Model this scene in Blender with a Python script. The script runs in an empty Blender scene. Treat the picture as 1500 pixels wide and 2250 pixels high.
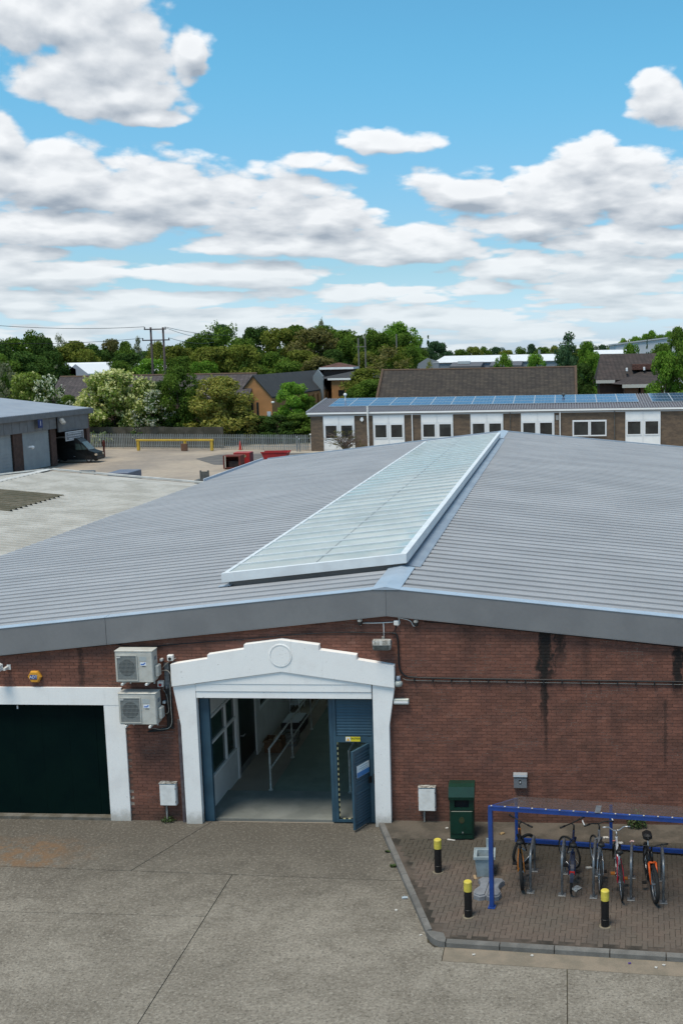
import bpy, math, random
import numpy as np
from mathutils import Matrix, Vector

# ------------------------------------------------------------------ camera
SC = bpy.context.scene
COL = SC.collection
FPX, CX, CY = 2504.5, 1026.0, 1125.0          # photograph is 1500 x 2250
YAW, PITCH, ROLL = -0.0860908, 0.1388574, 0.0193448
CAM = np.array([0.0, -24.8668, 10.7669])


def cam_axes():
    f = np.array([math.sin(YAW) * math.cos(PITCH), math.cos(YAW) * math.cos(PITCH), -math.sin(PITCH)])
    r = np.cross(f, [0, 0, 1]); r /= np.linalg.norm(r)
    d = np.cross(f, r)
    c, s = math.cos(ROLL), math.sin(ROLL)
    return np.array([c * r + s * d, -s * r + c * d, f])


AX = cam_axes()
cam_data = bpy.data.cameras.new('camera')
cam = bpy.data.objects.new('camera', cam_data)
COL.objects.link(cam)
m4 = Matrix.Identity(4)
for i in range(3):
    m4[i][0] = AX[0][i]; m4[i][1] = -AX[1][i]; m4[i][2] = -AX[2][i]; m4[i][3] = CAM[i]
cam.matrix_world = m4
cam_data.sensor_fit = 'AUTO'
cam_data.sensor_width = 36.0
cam_data.lens = FPX / 2250 * 36.0
cam_data.shift_x = -(CX - 750) / 2250
cam_data.shift_y = (CY - 1125) / 2250
cam_data.clip_start = 0.1
cam_data.clip_end = 20000
SC.camera = cam


def ray(px, py):
    return AX.T @ np.array([(px - CX) / FPX, (py - CY) / FPX, 1.0])


def at(px, py, x=None, y=None, z=None):
    """The point of the place seen at a pixel of the photograph, on one plane of the place."""
    d = ray(px, py)
    t = (x - CAM[0]) / d[0] if x is not None else (y - CAM[1]) / d[1] if y is not None else (z - CAM[2]) / d[2]
    return CAM + d * t


# ------------------------------------------------------------------ node maths
class S:
    """A socket with arithmetic: builds Math nodes."""
    tree = None

    def __init__(self, s): self.s = s

    @staticmethod
    def m(op, *a, clamp=False):
        n = S.tree.nodes.new('ShaderNodeMath'); n.operation = op; n.use_clamp = clamp
        for i, v in enumerate(a):
            if isinstance(v, S): S.tree.links.new(v.s, n.inputs[i])
            else: n.inputs[i].default_value = v
        return S(n.outputs[0])

    def __add__(a, b): return S.m('ADD', a, b)
    def __radd__(a, b): return S.m('ADD', b, a)
    def __sub__(a, b): return S.m('SUBTRACT', a, b)
    def __rsub__(a, b): return S.m('SUBTRACT', b, a)
    def __mul__(a, b): return S.m('MULTIPLY', a, b)
    def __rmul__(a, b): return S.m('MULTIPLY', b, a)
    def __truediv__(a, b): return S.m('DIVIDE', a, b)
    def __rtruediv__(a, b): return S.m('DIVIDE', b, a)


def smooth(x, lo, hi):
    n = S.tree.nodes.new('ShaderNodeMapRange'); n.interpolation_type = 'SMOOTHSTEP'
    S.tree.links.new(x.s, n.inputs[0])
    n.inputs[1].default_value = lo; n.inputs[2].default_value = hi
    return S(n.outputs[0])


def combine(x, y, z):
    n = S.tree.nodes.new('ShaderNodeCombineXYZ')
    for i, v in enumerate((x, y, z)):
        if isinstance(v, S): S.tree.links.new(v.s, n.inputs[i])
        else: n.inputs[i].default_value = v
    return S(n.outputs[0])


def separate(v):
    n = S.tree.nodes.new('ShaderNodeSeparateXYZ'); S.tree.links.new(v.s, n.inputs[0])
    return [S(o) for o in n.outputs]


def noise(vec, scale, detail=4, rough=.55, dist=0.0, dims='3D'):
    n = S.tree.nodes.new('ShaderNodeTexNoise'); n.noise_dimensions = dims
    S.tree.links.new(vec.s, n.inputs['Vector'])
    n.inputs['Scale'].default_value = scale; n.inputs['Detail'].default_value = detail
    n.inputs['Roughness'].default_value = rough; n.inputs['Distortion'].default_value = dist
    return S(n.outputs[0])


def mixcol(f, a, b, mode='MIX'):
    n = S.tree.nodes.new('ShaderNodeMix'); n.data_type = 'RGBA'; n.blend_type = mode
    for i, v in ((0, f), (6, a), (7, b)):
        if isinstance(v, S): S.tree.links.new(v.s, n.inputs[i])
        elif i == 0: n.inputs[i].default_value = v
        else: n.inputs[i].default_value = (*v, 1)
    return S(n.outputs[2])


# ------------------------------------------------------------------ world: clear sky with fair weather clouds
SUN_EL, SUN_AZ = math.radians(69), math.radians(212)      # azimuth from +y (north) clockwise
world = bpy.data.worlds.new('World'); SC.world = world; world.use_nodes = True
S.tree = world.node_tree
for n in list(S.tree.nodes): S.tree.nodes.remove(n)
tc = S.tree.nodes.new('ShaderNodeTexCoord')
DIR = S(tc.outputs['Generated'])
dx, dy, dz = separate(DIR)
U = S.m('ARCTAN2', dx, dy)
V = S.m('ARCSINE', dz)


def uv_of(px, py):
    d = ray(px, py); d = d / np.linalg.norm(d)
    return math.atan2(d[0], d[1]), math.asin(d[2])


# (centre x, centre y, half width, half height up, half height down) of the larger clouds, read off the photograph
CLOUDS = [(110, 55, 215, 130, 75), (215, 150, 150, 95, 75), (255, 215, 165, 45, 40), (415, 130, 55, 60, 55), (325, 255, 75, 22, 20),
          (10, 310, 75, 75, 60), (130, 400, 260, 95, 95), (330, 440, 230, 95, 80), (560, 455, 240, 100, 75), (725, 490, 115, 90, 55),
          (690, 352, 100, 25, 25), (600, 545, 250, 40, 28), (120, 505, 300, 50, 38),
          (835, 322, 110, 34, 20), (1020, 425, 170, 60, 48), (1220, 440, 220, 75, 60), (1420, 430, 190, 105, 90),
          (1290, 350, 105, 45, 60), (1180, 500, 190, 40, 32), (1400, 530, 230, 60, 45), (1455, 225, 80, 68, 55),
          (905, 548, 140, 52, 34), (60, 562, 120, 34, 24), (110, 605, 190, 44, 28), (515, 605, 230, 36, 30), (745, 652, 105, 26, 20),
          (925, 658, 75, 20, 14), (1050, 636, 85, 24, 18), (1120, 590, 130, 44, 28), (1370, 590, 200, 36, 32), (1330, 635, 200, 34, 22),
          (60, 680, 90, 26, 18), (190, 697, 80, 18, 12), (350, 660, 220, 24, 20)]


def cloud_density(u, v):
    base = None
    persp = S.m('MAXIMUM', v, .0) + .24           # layers flatten towards the horizon
    wob = combine(u, .37 / persp, 0.37)
    n_big = noise(wob, 19, 8, .58, .1)
    n_low = noise(wob, 8.5, 2, .5)
    wu = noise(combine(u, .37 / persp, 4.4), 13, 3, .55); wv = noise(combine(u, .37 / persp, 8.8), 13, 3, .55)
    u0_, v0_ = u, v
    u = u + (wu - .5) * .055; v = v + (wv - .5) * .10 * persp * persp
    for cx, cy, rx, ru, rd in CLOUDS:
        u0, v0 = uv_of(cx, cy)
        a = (u - u0) * (FPX / rx)
        b = v - v0
        b = S.m('MAXIMUM', b * (FPX / ru), b * (-FPX / rd))
        d = 1.0 - S.m('SQRT', a * a + b * b)
        base = d if base is None else S.m('SMOOTH_MAX', base, d, .12)
    # the rest of the sky: the same kind of cumulus all round, seen in perspective as one layer
    u, v = u0_, v0_
    zz = S.m('MAXIMUM', v, .10)
    far = noise(combine(S.m('SINE', u) / zz, S.m('COSINE', u) / zz, 2.0), .42, 3, .5)
    inside = smooth(S.m('ABSOLUTE', u + 0.19), .33, .45)
    above = smooth(v, .30, .40)
    gate = S.m('MAXIMUM', inside, above)
    layer = (far - .52) * 3.4 - (1.0 - gate) * 3.0
    # long thin banks low over the horizon, all round
    bank = noise(combine(u, v * 5.5, 6.0), 9, 4, .55)
    layer2 = (bank - .41) * 3.4 - smooth(v, .045, .11) * 2.4
    base = S.m('MAXIMUM', S.m('MAXIMUM', base, layer), layer2)
    vn = S.tree.nodes.new('ShaderNodeTexVoronoi'); vn.feature = 'F1'; S.tree.links.new((wob).s, vn.inputs['Vector'])
    vn.inputs['Scale'].default_value = 24; vn.inputs['Detail'].default_value = 1.5; vn.inputs['Roughness'].default_value = .5; vn.inputs['Lacunarity'].default_value = 2.3; vn.normalize = True
    puff = S(vn.outputs['Distance'])
    nn = (.30 - puff) * 1.6 + (n_big - .5) * 1.15 + (n_low - .5) * .7
    return S.m('MINIMUM', base, .60) + nn, base, nn


d0, m0, n0 = cloud_density(U, V)
d1, m1_, n1 = cloud_density(U - .003, V + .013)
alpha = smooth(d0, -.02, .30)
hazy = 1.0 - smooth(V, .0, .12)                # near the horizon the clouds pale into the air
PV = S.m('MAXIMUM', V, .0) + .24
fine = noise(combine(U, .37 / PV, 1.1), 48, 6, .6)
shade = S.m('ADD', .60, (m0 - m1_) * .80 + (n0 - n1) * .80 + (fine - .5) * .22, clamp=True)
thick = smooth(d0, .15, 1.0)
shade = S.m('SUBTRACT', shade, thick * .12, clamp=True)
cl = mixcol(shade, (2.9, 3.35, 3.95), (7.9, 8.05, 8.2))
cl = mixcol(hazy * .70, cl, (5.9, 6.7, 7.15))
skyn = S.tree.nodes.new('ShaderNodeTexSky'); skyn.sky_type = 'NISHITA'; skyn.sun_disc = False
skyn.sun_elevation = SUN_EL; skyn.sun_rotation = SUN_AZ
skyn.air_density = 1.0; skyn.dust_density = .6; skyn.ozone_density = 2.0
tint = mixcol(smooth(V, .0, .08), (.94, 1.18, 1.72), (.72, .97, 1.13))     # colour balance of the photograph's sky
tint = mixcol(smooth(V, .05, .27), tint, (.62, 1.26, 1.30))
sky = mixcol(1.0, S(skyn.outputs[0]), tint, 'MULTIPLY')
col = mixcol(alpha * .97, sky, cl)
bg = S.tree.nodes.new('ShaderNodeBackground'); bg.inputs[1].default_value = .05
S.tree.links.new(col.s, bg.inputs[0])
wo = S.tree.nodes.new('ShaderNodeOutputWorld'); S.tree.links.new(bg.outputs[0], wo.inputs[0])
world.cycles.sampling_method = 'MANUAL'; world.cycles.sample_map_resolution = 512

sun_d = bpy.data.lights.new('sun', 'SUN'); sun_d.energy = 1.5; sun_d.angle = math.radians(22); sun_d.color = (1, .89, .74)
sun = bpy.data.objects.new('sun', sun_d); COL.objects.link(sun)
sv = Vector((math.sin(SUN_AZ) * math.cos(SUN_EL), math.cos(SUN_AZ) * math.cos(SUN_EL), math.sin(SUN_EL)))
sun.rotation_euler = sv.to_track_quat('Z', 'Y').to_euler()
sun.location = (-40, -60, 90)

SC.view_settings.view_transform = 'Standard'
SC.view_settings.look = 'None'
SC.view_settings.exposure = 1.30
SC.view_settings.gamma = 1.0
SC.view_settings.use_curve_mapping = False
SC.render.engine = 'CYCLES'
SC.cycles.max_bounces = 5; SC.cycles.diffuse_bounces = 3; SC.cycles.glossy_bounces = 3
SC.cycles.transparent_max_bounces = 8; SC.cycles.transmission_bounces = 3
SC.cycles.use_denoising = True
SC.cycles.sample_clamp_indirect = 3.0

# ------------------------------------------------------------------ materials
MATS = {}


def pm(name, c, c2=None, scale=3.0, rough=.6, fine=.10, fscale=60.0, bump=.0, metal=0.0, spec=.4, island=0.0, obj=0.0, lo=.38, hi=.62, world_pos=False,
       stretch=(1, 1, 1), extra=None):
    """Principled material: c varied towards c2 in patches, fine grain, per-piece tint."""
    if name in MATS: return MATS[name]
    m = bpy.data.materials.new(name); m.use_nodes = True
    t = m.node_tree; S.tree = t
    b = t.nodes['Principled BSDF']
    if world_pos:
        g = t.nodes.new('ShaderNodeNewGeometry'); vec = S(g.outputs['Position'])
    else:
        tcn = t.nodes.new('ShaderNodeTexCoord'); vec = S(tcn.outputs['Object'])
    if stretch != (1, 1, 1):
        x, y, z = separate(vec); vec = combine(x * stretch[0], y * stretch[1], z * stretch[2])
    col = None
    if c2 is not None:
        col = mixcol(smooth(noise(vec, scale, 5, .6), lo, hi), c, c2)
    else:
        col = mixcol(0.0, c, c)
    k = None
    fn = None
    if fine:
        fn = noise(vec, fscale, 3, .6)
        k = 1.0 + (fn - .5) * (fine * 4)
    if island:
        g2 = t.nodes.new('ShaderNodeNewGeometry')
        oi = t.nodes.new('ShaderNodeObjectInfo')
        r = S.m('FRACT', S(g2.outputs['Random Per Island']) + S(oi.outputs['Random']))
        w = 1.0 + (r - .5) * (2 * island); k = w if k is None else k * w
    if obj:
        oi = t.nodes.new('ShaderNodeObjectInfo')
        w = 1.0 + (S(oi.outputs['Random']) - .5) * (2 * obj); k = w if k is None else k * w
    if k is not None:
        col = mixcol(1.0, col, combine(k, k, k), 'MULTIPLY')
    if extra: col = extra(col, vec)
    t.links.new(col.s, b.inputs['Base Color'])
    b.inputs['Roughness'].default_value = rough; b.inputs['Metallic'].default_value = metal
    b.inputs['Specular IOR Level'].default_value = spec
    if bump and fn is not None:
        bn = t.nodes.new('ShaderNodeBump'); bn.inputs['Strength'].default_value = bump; bn.inputs['Distance'].default_value = .02
        t.links.new(fn.s, bn.inputs['Height']); t.links.new(bn.outputs[0], b.inputs['Normal'])
    MATS[name] = m
    return m


# ------------------------------------------------------------------ mesh helpers
class MB:
    def __init__(self): self.v = []; self.f = []

    def add(self, vs, fs):
        n = len(self.v); self.v += [tuple(map(float, p)) for p in vs]; self.f += [tuple(i + n for i in f) for f in fs]; return self

    def box(self, a, b, tf=None):
        x0, y0, z0 = a; x1, y1, z1 = b
        vs = [(x0, y0, z0), (x1, y0, z0), (x1, y1, z0), (x0, y1, z0), (x0, y0, z1), (x1, y0, z1), (x1, y1, z1), (x0, y1, z1)]
        if tf: vs = [tf(p) for p in vs]
        return self.add(vs, [(0, 3, 2, 1), (4, 5, 6, 7), (0, 1, 5, 4), (1, 2, 6, 5), (2, 3, 7, 6), (3, 0, 4, 7)])

    def cbox(self, a, b, c=.02, tf=None):
        """box with chamfered edges all round"""
        x0, y0, z0 = a; x1, y1, z1 = b
        vs = []
        for z, i in ((z0, c), (z0 + c, 0), (z1 - c, 0), (z1, c)):
            X0, X1, Y0, Y1 = x0 + i, x1 - i, y0 + i, y1 - i
            k = c if i == 0 else 0
            vs += [(X0 + c, Y0, z), (X1 - c, Y0, z), (X1, Y0 + c, z), (X1, Y1 - c, z), (X1 - c, Y1, z), (X0 + c, Y1, z), (X0, Y1 - c, z), (X0, Y0 + c, z)]
        fs = [tuple(range(7, -1, -1)), tuple(range(24, 32))]
        for r in range(3):
            for i in range(8):
                j = (i + 1) % 8; fs.append((r * 8 + i, r * 8 + j, r * 8 + 8 + j, r * 8 + 8 + i))
        if tf: vs = [tf(p) for p in vs]
        return self.add(vs, fs)

    def prism(self, poly, axis, a, b):
        """polygon (in the two other axes, in order) extruded along axis from a to b"""
        n = len(poly)
        def mk(p, t):
            return (t, p[0], p[1]) if axis == 0 else (p[0], t, p[1]) if axis == 1 else (p[0], p[1], t)
        vs = [mk(p, a) for p in poly] + [mk(p, b) for p in poly]
        fs = [tuple(range(n)), tuple(range(2 * n - 1, n - 1, -1))]
        for i in range(n):
            j = (i + 1) % n; fs.append((i, i + n, j + n, j))
        return self.add(vs, fs)

    def tube(self, pts, r, n=8, tf=None, cap=True):
        pts = [np.array(p, float) for p in pts]
        if tf: pts = [np.array(tf(p), float) for p in pts]
        rs = r if isinstance(r, (list, tuple)) else [r] * len(pts)
        vs = []; prev = None
        for i, p in enumerate(pts):
            d = pts[min(i + 1, len(pts) - 1)] - pts[max(i - 1, 0)]
            d = d / (np.linalg.norm(d) + 1e-9)
            if prev is None:
                a = np.cross(d, [0, 0, 1]) if abs(d[2]) < .9 else np.cross(d, [1, 0, 0])
            else:
                a = prev - d * (prev @ d)
            a /= np.linalg.norm(a) + 1e-9; prev = a
            b = np.cross(d, a)
            vs += [tuple(p + rs[i] * (math.cos(2 * math.pi * k / n) * a + math.sin(2 * math.pi * k / n) * b)) for k in range(n)]
        fs = []
        for i in range(len(pts) - 1):
            for k in range(n):
                l = (k + 1) % n; fs.append((i * n + k, i * n + l, i * n + n + l, i * n + n + k))
        if cap:
            fs.append(tuple(range(n - 1, -1, -1))); fs.append(tuple(range((len(pts) - 1) * n, len(pts) * n)))
        return self.add(vs, fs)

    def lathe(self, prof, n=20, o=(0, 0, 0)):
        vs = []
        for r, z in prof:
            vs += [(o[0] + r * math.cos(2 * math.pi * k / n), o[1] + r * math.sin(2 * math.pi * k / n), o[2] + z) for k in range(n)]
        fs = []
        for i in range(len(prof) - 1):
            for k in range(n):
                l = (k + 1) % n; fs.append((i * n + k, i * n + l, i * n + n + l, i * n + n + k))
        fs.append(tuple(range(n - 1, -1, -1))); fs.append(tuple(range((len(prof) - 1) * n, len(prof) * n)))
        return self.add(vs, fs)

    def torus(self, c, R, r, n=28, k=6, tf=None):
        """ring in the local x-z plane"""
        vs = []
        for i in range(n):
            a = 2 * math.pi * i / n
            for j in range(k):
                b = 2 * math.pi * j / k; q = R + r * math.cos(b)
                vs.append((c[0] + q * math.cos(a), c[1] + r * math.sin(b), c[2] + q * math.sin(a)))
        if tf: vs = [tf(p) for p in vs]
        fs = []
        for i in range(n):
            for j in range(k):
                i2, j2 = (i + 1) % n, (j + 1) % k; fs.append((i * k + j, i2 * k + j, i2 * k + j2, i * k + j2))
        return self.add(vs, fs)

    def mesh(self, name, off=(0, 0, 0), smooth_=False):
        me = bpy.data.meshes.new(name)
        vs = [(p[0] - off[0], p[1] - off[1], p[2] - off[2]) for p in self.v]
        me.from_pydata(vs, [], self.f); me.update()
        if smooth_: me.shade_smooth()
        return me


def root_of(o):
    while o.parent: o = o.parent
    return o


def P(par, name, mb, m, world=False, sm=False, label=None, kind=None):
    """a part (or sub-part) mesh under par; world=True when mb is in world coordinates (root unrotated)"""
    me = mb if isinstance(mb, bpy.types.Mesh) else mb.mesh(name, tuple(root_of(par).location) if world else (0, 0, 0), sm)
    if m and not me.materials: me.materials.append(m)
    o = bpy.data.objects.new(name, me); COL.objects.link(o); o.parent = par
    if label: o['label'] = label
    if kind: o['kind'] = kind
    return o


def T(name, label, cat, loc=(0, 0, 0), rz=0.0, group=None):
    """a thing: an Empty at its base that parents its parts"""
    o = bpy.data.objects.new(name, None); COL.objects.link(o)
    o.empty_display_size = .2
    o.location = tuple(map(float, loc)); o.rotation_euler = (0, 0, rz); o['label'] = label; o['category'] = cat
    if group: o['group'] = group
    return o


def TM(name, mb, m, label, cat, loc=(0, 0, 0), rz=0.0, group=None, sm=False, world=False):
    """a thing that is one mesh"""
    me = mb if isinstance(mb, bpy.types.Mesh) else mb.mesh(name, loc if world else (0, 0, 0), sm)
    if m and not me.materials: me.materials.append(m)
    o = bpy.data.objects.new(name, me); COL.objects.link(o); o.location = tuple(map(float, loc)); o.rotation_euler = (0, 0, rz)
    o['label'] = label; o['category'] = cat
    if group: o['group'] = group
    return o


def ST(name, mb, m, kind='structure', off=(0, 0, 0)):
    me = mb if isinstance(mb, bpy.types.Mesh) else mb.mesh(name)
    if m and not me.materials: me.materials.append(m)
    o = bpy.data.objects.new(name, me); COL.objects.link(o); o['kind'] = kind
    return o


def kids(o): return list(o.children)


def copy_tree(o, parent=None, loc=None, rz=None, label=None):
    c = o.copy(); COL.objects.link(c); c.parent = parent
    if loc is not None: c.location = tuple(map(float, loc))
    if rz is not None: c.rotation_euler = (0, 0, rz)
    if label: c['label'] = label
    for ch in kids(o): copy_tree(ch, c)
    return c


def text(par, name, body, size, m, loc, rot=(math.pi / 2, 0, 0), align='CENTER'):
    cu = bpy.data.curves.new(name, 'FONT'); cu.body = body; cu.size = size; cu.align_x = align; cu.align_y = 'CENTER'; cu.extrude = .0015
    cu.materials.append(m)
    tmp = bpy.data.objects.new(name, cu); COL.objects.link(tmp)
    bpy.context.view_layer.update()
    me = bpy.data.meshes.new_from_object(tmp.evaluated_get(bpy.context.evaluated_depsgraph_get()))
    bpy.data.objects.remove(tmp); me.name = name
    o = bpy.data.objects.new(name, me); COL.objects.link(o); o.parent = par; o.location = loc; o.rotation_euler = rot
    return o


rnd = random.Random(7)
# ------------------------------------------------------------------ shared materials
def grime_extra(col, vec):
    # rain streaks from the ledges, splash dirt at the foot, small chips
    x, y, z = separate(vec)
    st = noise(combine(x * 7.0, y, z * .55), 1.0, 5, .7)
    col = mixcol(smooth(st, .58, .76) * .26, col, (.46, .445, .41))
    b = noise(combine(x, y, z), 5.0, 5, .7)
    col = mixcol((1.0 - smooth(z + (b - .5) * .5, .0, .38)) * .65, col, (.26, .235, .19))
    return mixcol(smooth(noise(combine(x, y + 3.0, z), 16, 3, .7), .66, .74) * .6, col, (.33, .31, .28))


WHITE = pm('white_paint', (.84, .84, .83), (.76, .75, .74), scale=1.6, rough=.6, fine=.05, lo=.45, hi=.8, world_pos=True, extra=grime_extra)
WHITE2 = pm('white_upvc', (.72, .74, .76), rough=.35, fine=.02)
BLACK = pm('black_plastic', (.012, .012, .013), (.02, .02, .02), rough=.5, fine=.1)
RUBBER = pm('tyre_rubber', (.016, .016, .016), (.026, .025, .024), rough=.85, fine=.1)
STEEL = pm('galvanised_steel', (.28, .295, .31), (.20, .215, .23), scale=8, rough=.42, metal=.6, fine=.08)
CHROME = pm('bare_alloy', (.55, .56, .58), rough=.3, metal=.8, fine=.03)
BLUEDOOR = pm('blue_door_paint', (.036, .085, .125), (.028, .066, .098), scale=2, rough=.45, fine=.05)
def roof_extra(col, vec):
    # dirt runs down the slope and pale chalking
    x, y, z = separate(vec)
    run = noise(combine(x * .12, y * 2.4, 1.0), 1.0, 5, .65)
    col = mixcol(smooth(run, .52, .72) * .24, col, (.19, .188, .185))
    sp = noise(combine(x * .8, y * 1.2, 4.0), 1.6, 4, .7)
    return mixcol(smooth(sp, .60, .74) * .30, col, (.40, .40, .40))


ROOFM = pm('grey_roof_sheet', (.312, .318, .332), (.276, .282, .296), scale=.35, rough=.5, fine=.05, fscale=9, world_pos=True, obj=.05, extra=roof_extra)
FLASH = pm('grey_flashing', (.192, .196, .203), (.170, .174, .182), scale=.9, rough=.42, fine=.03, fscale=20, world_pos=True)
TRIM = pm('pale_flashing', (.33, .40, .48), (.29, .35, .42), scale=1.2, rough=.32, fine=.03, world_pos=True)
DARK = pm('dark_void', (.010, .010, .011), rough=.9, fine=0)

# ------------------------------------------------------------------ ground, forecourt and pavement
gm = pm('yard_concrete', (.34, .285, .225), (.25, .215, .18), scale=.12, rough=.9, fine=.10, fscale=1.4, world_pos=True)
mb = MB(); R_ = 6000
mb.add([(-R_, -R_, -.06), (R_, -R_, -.06), (R_, R_, -.06), (-R_, R_, -.06)], [(0, 1, 2, 3)])


def ground_extra(col, vec):
    x, y, z = separate(vec)
    return mixcol(smooth(y, 112, 118), col, (.045, .065, .025))


gm2 = pm('ground_cover', (.34, .285, .225), (.25, .215, .18), scale=.12, rough=.9, fine=.12, fscale=1.4, world_pos=True, extra=ground_extra)
ground = ST('ground', mb, gm2)


def conc_extra(col, vec):
    # exposed aggregate speckle, wet staining plus painted-in occlusion shade towards the wall, rust stain on the left
    x, y, z = separate(vec)
    blot = noise(combine(x * .8, y * 1.1, 3.0), 1.1, 6, .65)
    mid = noise(combine(x, y, 5.5), 3.4, 5, .75)
    col = mixcol(smooth(mid, .44, .64) * .36, col, (.098, .084, .064))
    col = mixcol(smooth(blot, .48, .66) * .26, col, (.092, .080, .062))
    stain_shade = smooth(y + (blot - .5) * 3.2 + (mid - .5) * 2.0, -6.0, -.9)
    col = mixcol(stain_shade * .80, col, (.070, .061, .049))
    sp = noise(vec, 15, 3, .8)
    keep = 1.0 - stain_shade * .45
    col = mixcol(smooth(sp, .50, .66) * .62 * keep, col, (.32, .295, .25))
    col = mixcol(smooth(noise(combine(x, y, 9.0), 17, 3, .8), .50, .66) * .66, col, (.055, .048, .040))
    ru = smooth(x + (blot - .5) * 3.4, -10.2, -11.6) * smooth(y, -2.62, -2.45) * smooth(y + (blot - .5) * 1.5, -.9, -1.7)
    col = mixcol(ru * smooth(mid, .36, .60) * .62, col, (.19, .105, .048))
    return col


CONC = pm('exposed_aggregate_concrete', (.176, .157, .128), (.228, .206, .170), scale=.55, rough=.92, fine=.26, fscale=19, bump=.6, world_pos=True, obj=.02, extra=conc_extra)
JOINT = pm('joint_dirt', (.035, .031, .025), (.06, .055, .03), scale=5, rough=.95, world_pos=True)
CHAN = pm('channel_concrete', (.225, .185, .140), (.165, .142, .108), scale=1.6, rough=.9, fine=.14, fscale=40, bump=.3, world_pos=True)
mb = MB(); mb.box((-30, -26, -.15), (14, .02, -.022))
fore = ST('forecourt', mb, JOINT)
E_ = .009


def jA(x): return -2.524 - (x + 12.18) * .0348


KL = lambda y: -4.36 + (y + .04) * (-.3445)           # left kerb line, outer face, as x of y
kerb_c0 = (KL(-5.0), -5.0)


def kfront(x): return -5.43 - (x + 2.25) * .073        # outer face of the front kerb


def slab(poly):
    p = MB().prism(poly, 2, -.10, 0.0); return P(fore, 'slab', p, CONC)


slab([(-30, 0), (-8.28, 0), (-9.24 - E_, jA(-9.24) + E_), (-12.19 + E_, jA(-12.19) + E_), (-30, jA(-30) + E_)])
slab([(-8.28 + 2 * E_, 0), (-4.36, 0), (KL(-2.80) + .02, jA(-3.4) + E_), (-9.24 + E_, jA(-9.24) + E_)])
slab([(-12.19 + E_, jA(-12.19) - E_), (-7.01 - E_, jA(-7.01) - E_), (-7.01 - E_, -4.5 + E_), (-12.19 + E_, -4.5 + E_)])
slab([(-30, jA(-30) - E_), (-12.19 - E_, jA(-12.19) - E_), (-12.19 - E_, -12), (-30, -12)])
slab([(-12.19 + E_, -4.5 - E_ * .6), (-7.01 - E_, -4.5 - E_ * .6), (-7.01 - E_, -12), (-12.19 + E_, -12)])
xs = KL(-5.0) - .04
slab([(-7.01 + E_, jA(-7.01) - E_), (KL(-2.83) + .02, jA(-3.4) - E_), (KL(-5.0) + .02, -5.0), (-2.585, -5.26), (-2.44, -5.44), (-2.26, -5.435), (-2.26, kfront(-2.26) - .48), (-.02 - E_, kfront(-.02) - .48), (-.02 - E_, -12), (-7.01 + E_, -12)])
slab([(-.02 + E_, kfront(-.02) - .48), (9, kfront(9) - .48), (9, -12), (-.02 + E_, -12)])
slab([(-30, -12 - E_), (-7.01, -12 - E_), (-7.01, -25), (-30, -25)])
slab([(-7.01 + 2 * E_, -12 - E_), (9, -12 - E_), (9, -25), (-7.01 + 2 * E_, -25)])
P(fore, 'drain_channel', MB().prism([(-2.245, kfront(-2.245) - .465), (-2.245, -5.42), (9, kfront(9) + .01), (9, kfront(9) - .465)], 2, -.10, -.003), CHAN)

# pavement: herringbone block paving behind kerbstones
PZ = .10
mb = MB(); mb.prism([(-4.28, .02), (KL(-4.95) + .1, -4.95), (-2.2, -5.33), (9, kfront(9) + .1), (9, .02)], 2, -.05, PZ - .012)
pave = ST('pavement', mb, pm('paving_sand', (.090, .071, .057), (.026, .023, .018), scale=1.3, rough=.95, world_pos=True))


def pav_extra(col, vec):
    x, y, z = separate(vec)
    b = noise(combine(x, y, 5.0), 1.4, 5, .6)
    col = mixcol(smooth(b, .46, .62) * .5, col, (.105, .088, .070))
    moss = smooth(y + (b - .5) * 1.2, -2.55, -1.75)
    return mixcol(moss * .62, col, (.042, .040, .028))


PAV = pm('paver_clay', (.108, .083, .067), (.088, .072, .060), scale=1.5, rough=.9, fine=.10, fscale=30, bump=.2, world_pos=True, island=.09, extra=pav_extra)


def in_pave(x, y):
    return y < -.98 - .0 * x and y > kfront(x) + .27 and x > KL(max(y, -5.0)) + .30 and x < 8.6 and (x - KL(-5.0)) + (y + 5.3) > .12


def paver_shape(sx, sy):
    m = MB(); c = .006; a, b = sx / 2 - .003, sy / 2 - .003
    vs = [(-a, -b, -.03), (a, -b, -.03), (a, b, -.03), (-a, b, -.03), (-a, -b, -c), (a, -b, -c), (a, b, -c), (-a, b, -c), (-a + c, -b + c, 0), (a - c, -b + c, 0), (a - c, b - c, 0), (-a + c, b - c, 0)]
    m.add(vs, [(8, 9, 10, 11)] + [(i, (i + 1) % 4, (i + 1) % 4 + 4, i + 4) for i in range(4)] + [(i + 4, (i + 1) % 4 + 4, (i + 1) % 4 + 8, i + 8) for i in range(4)])
    return m


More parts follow.
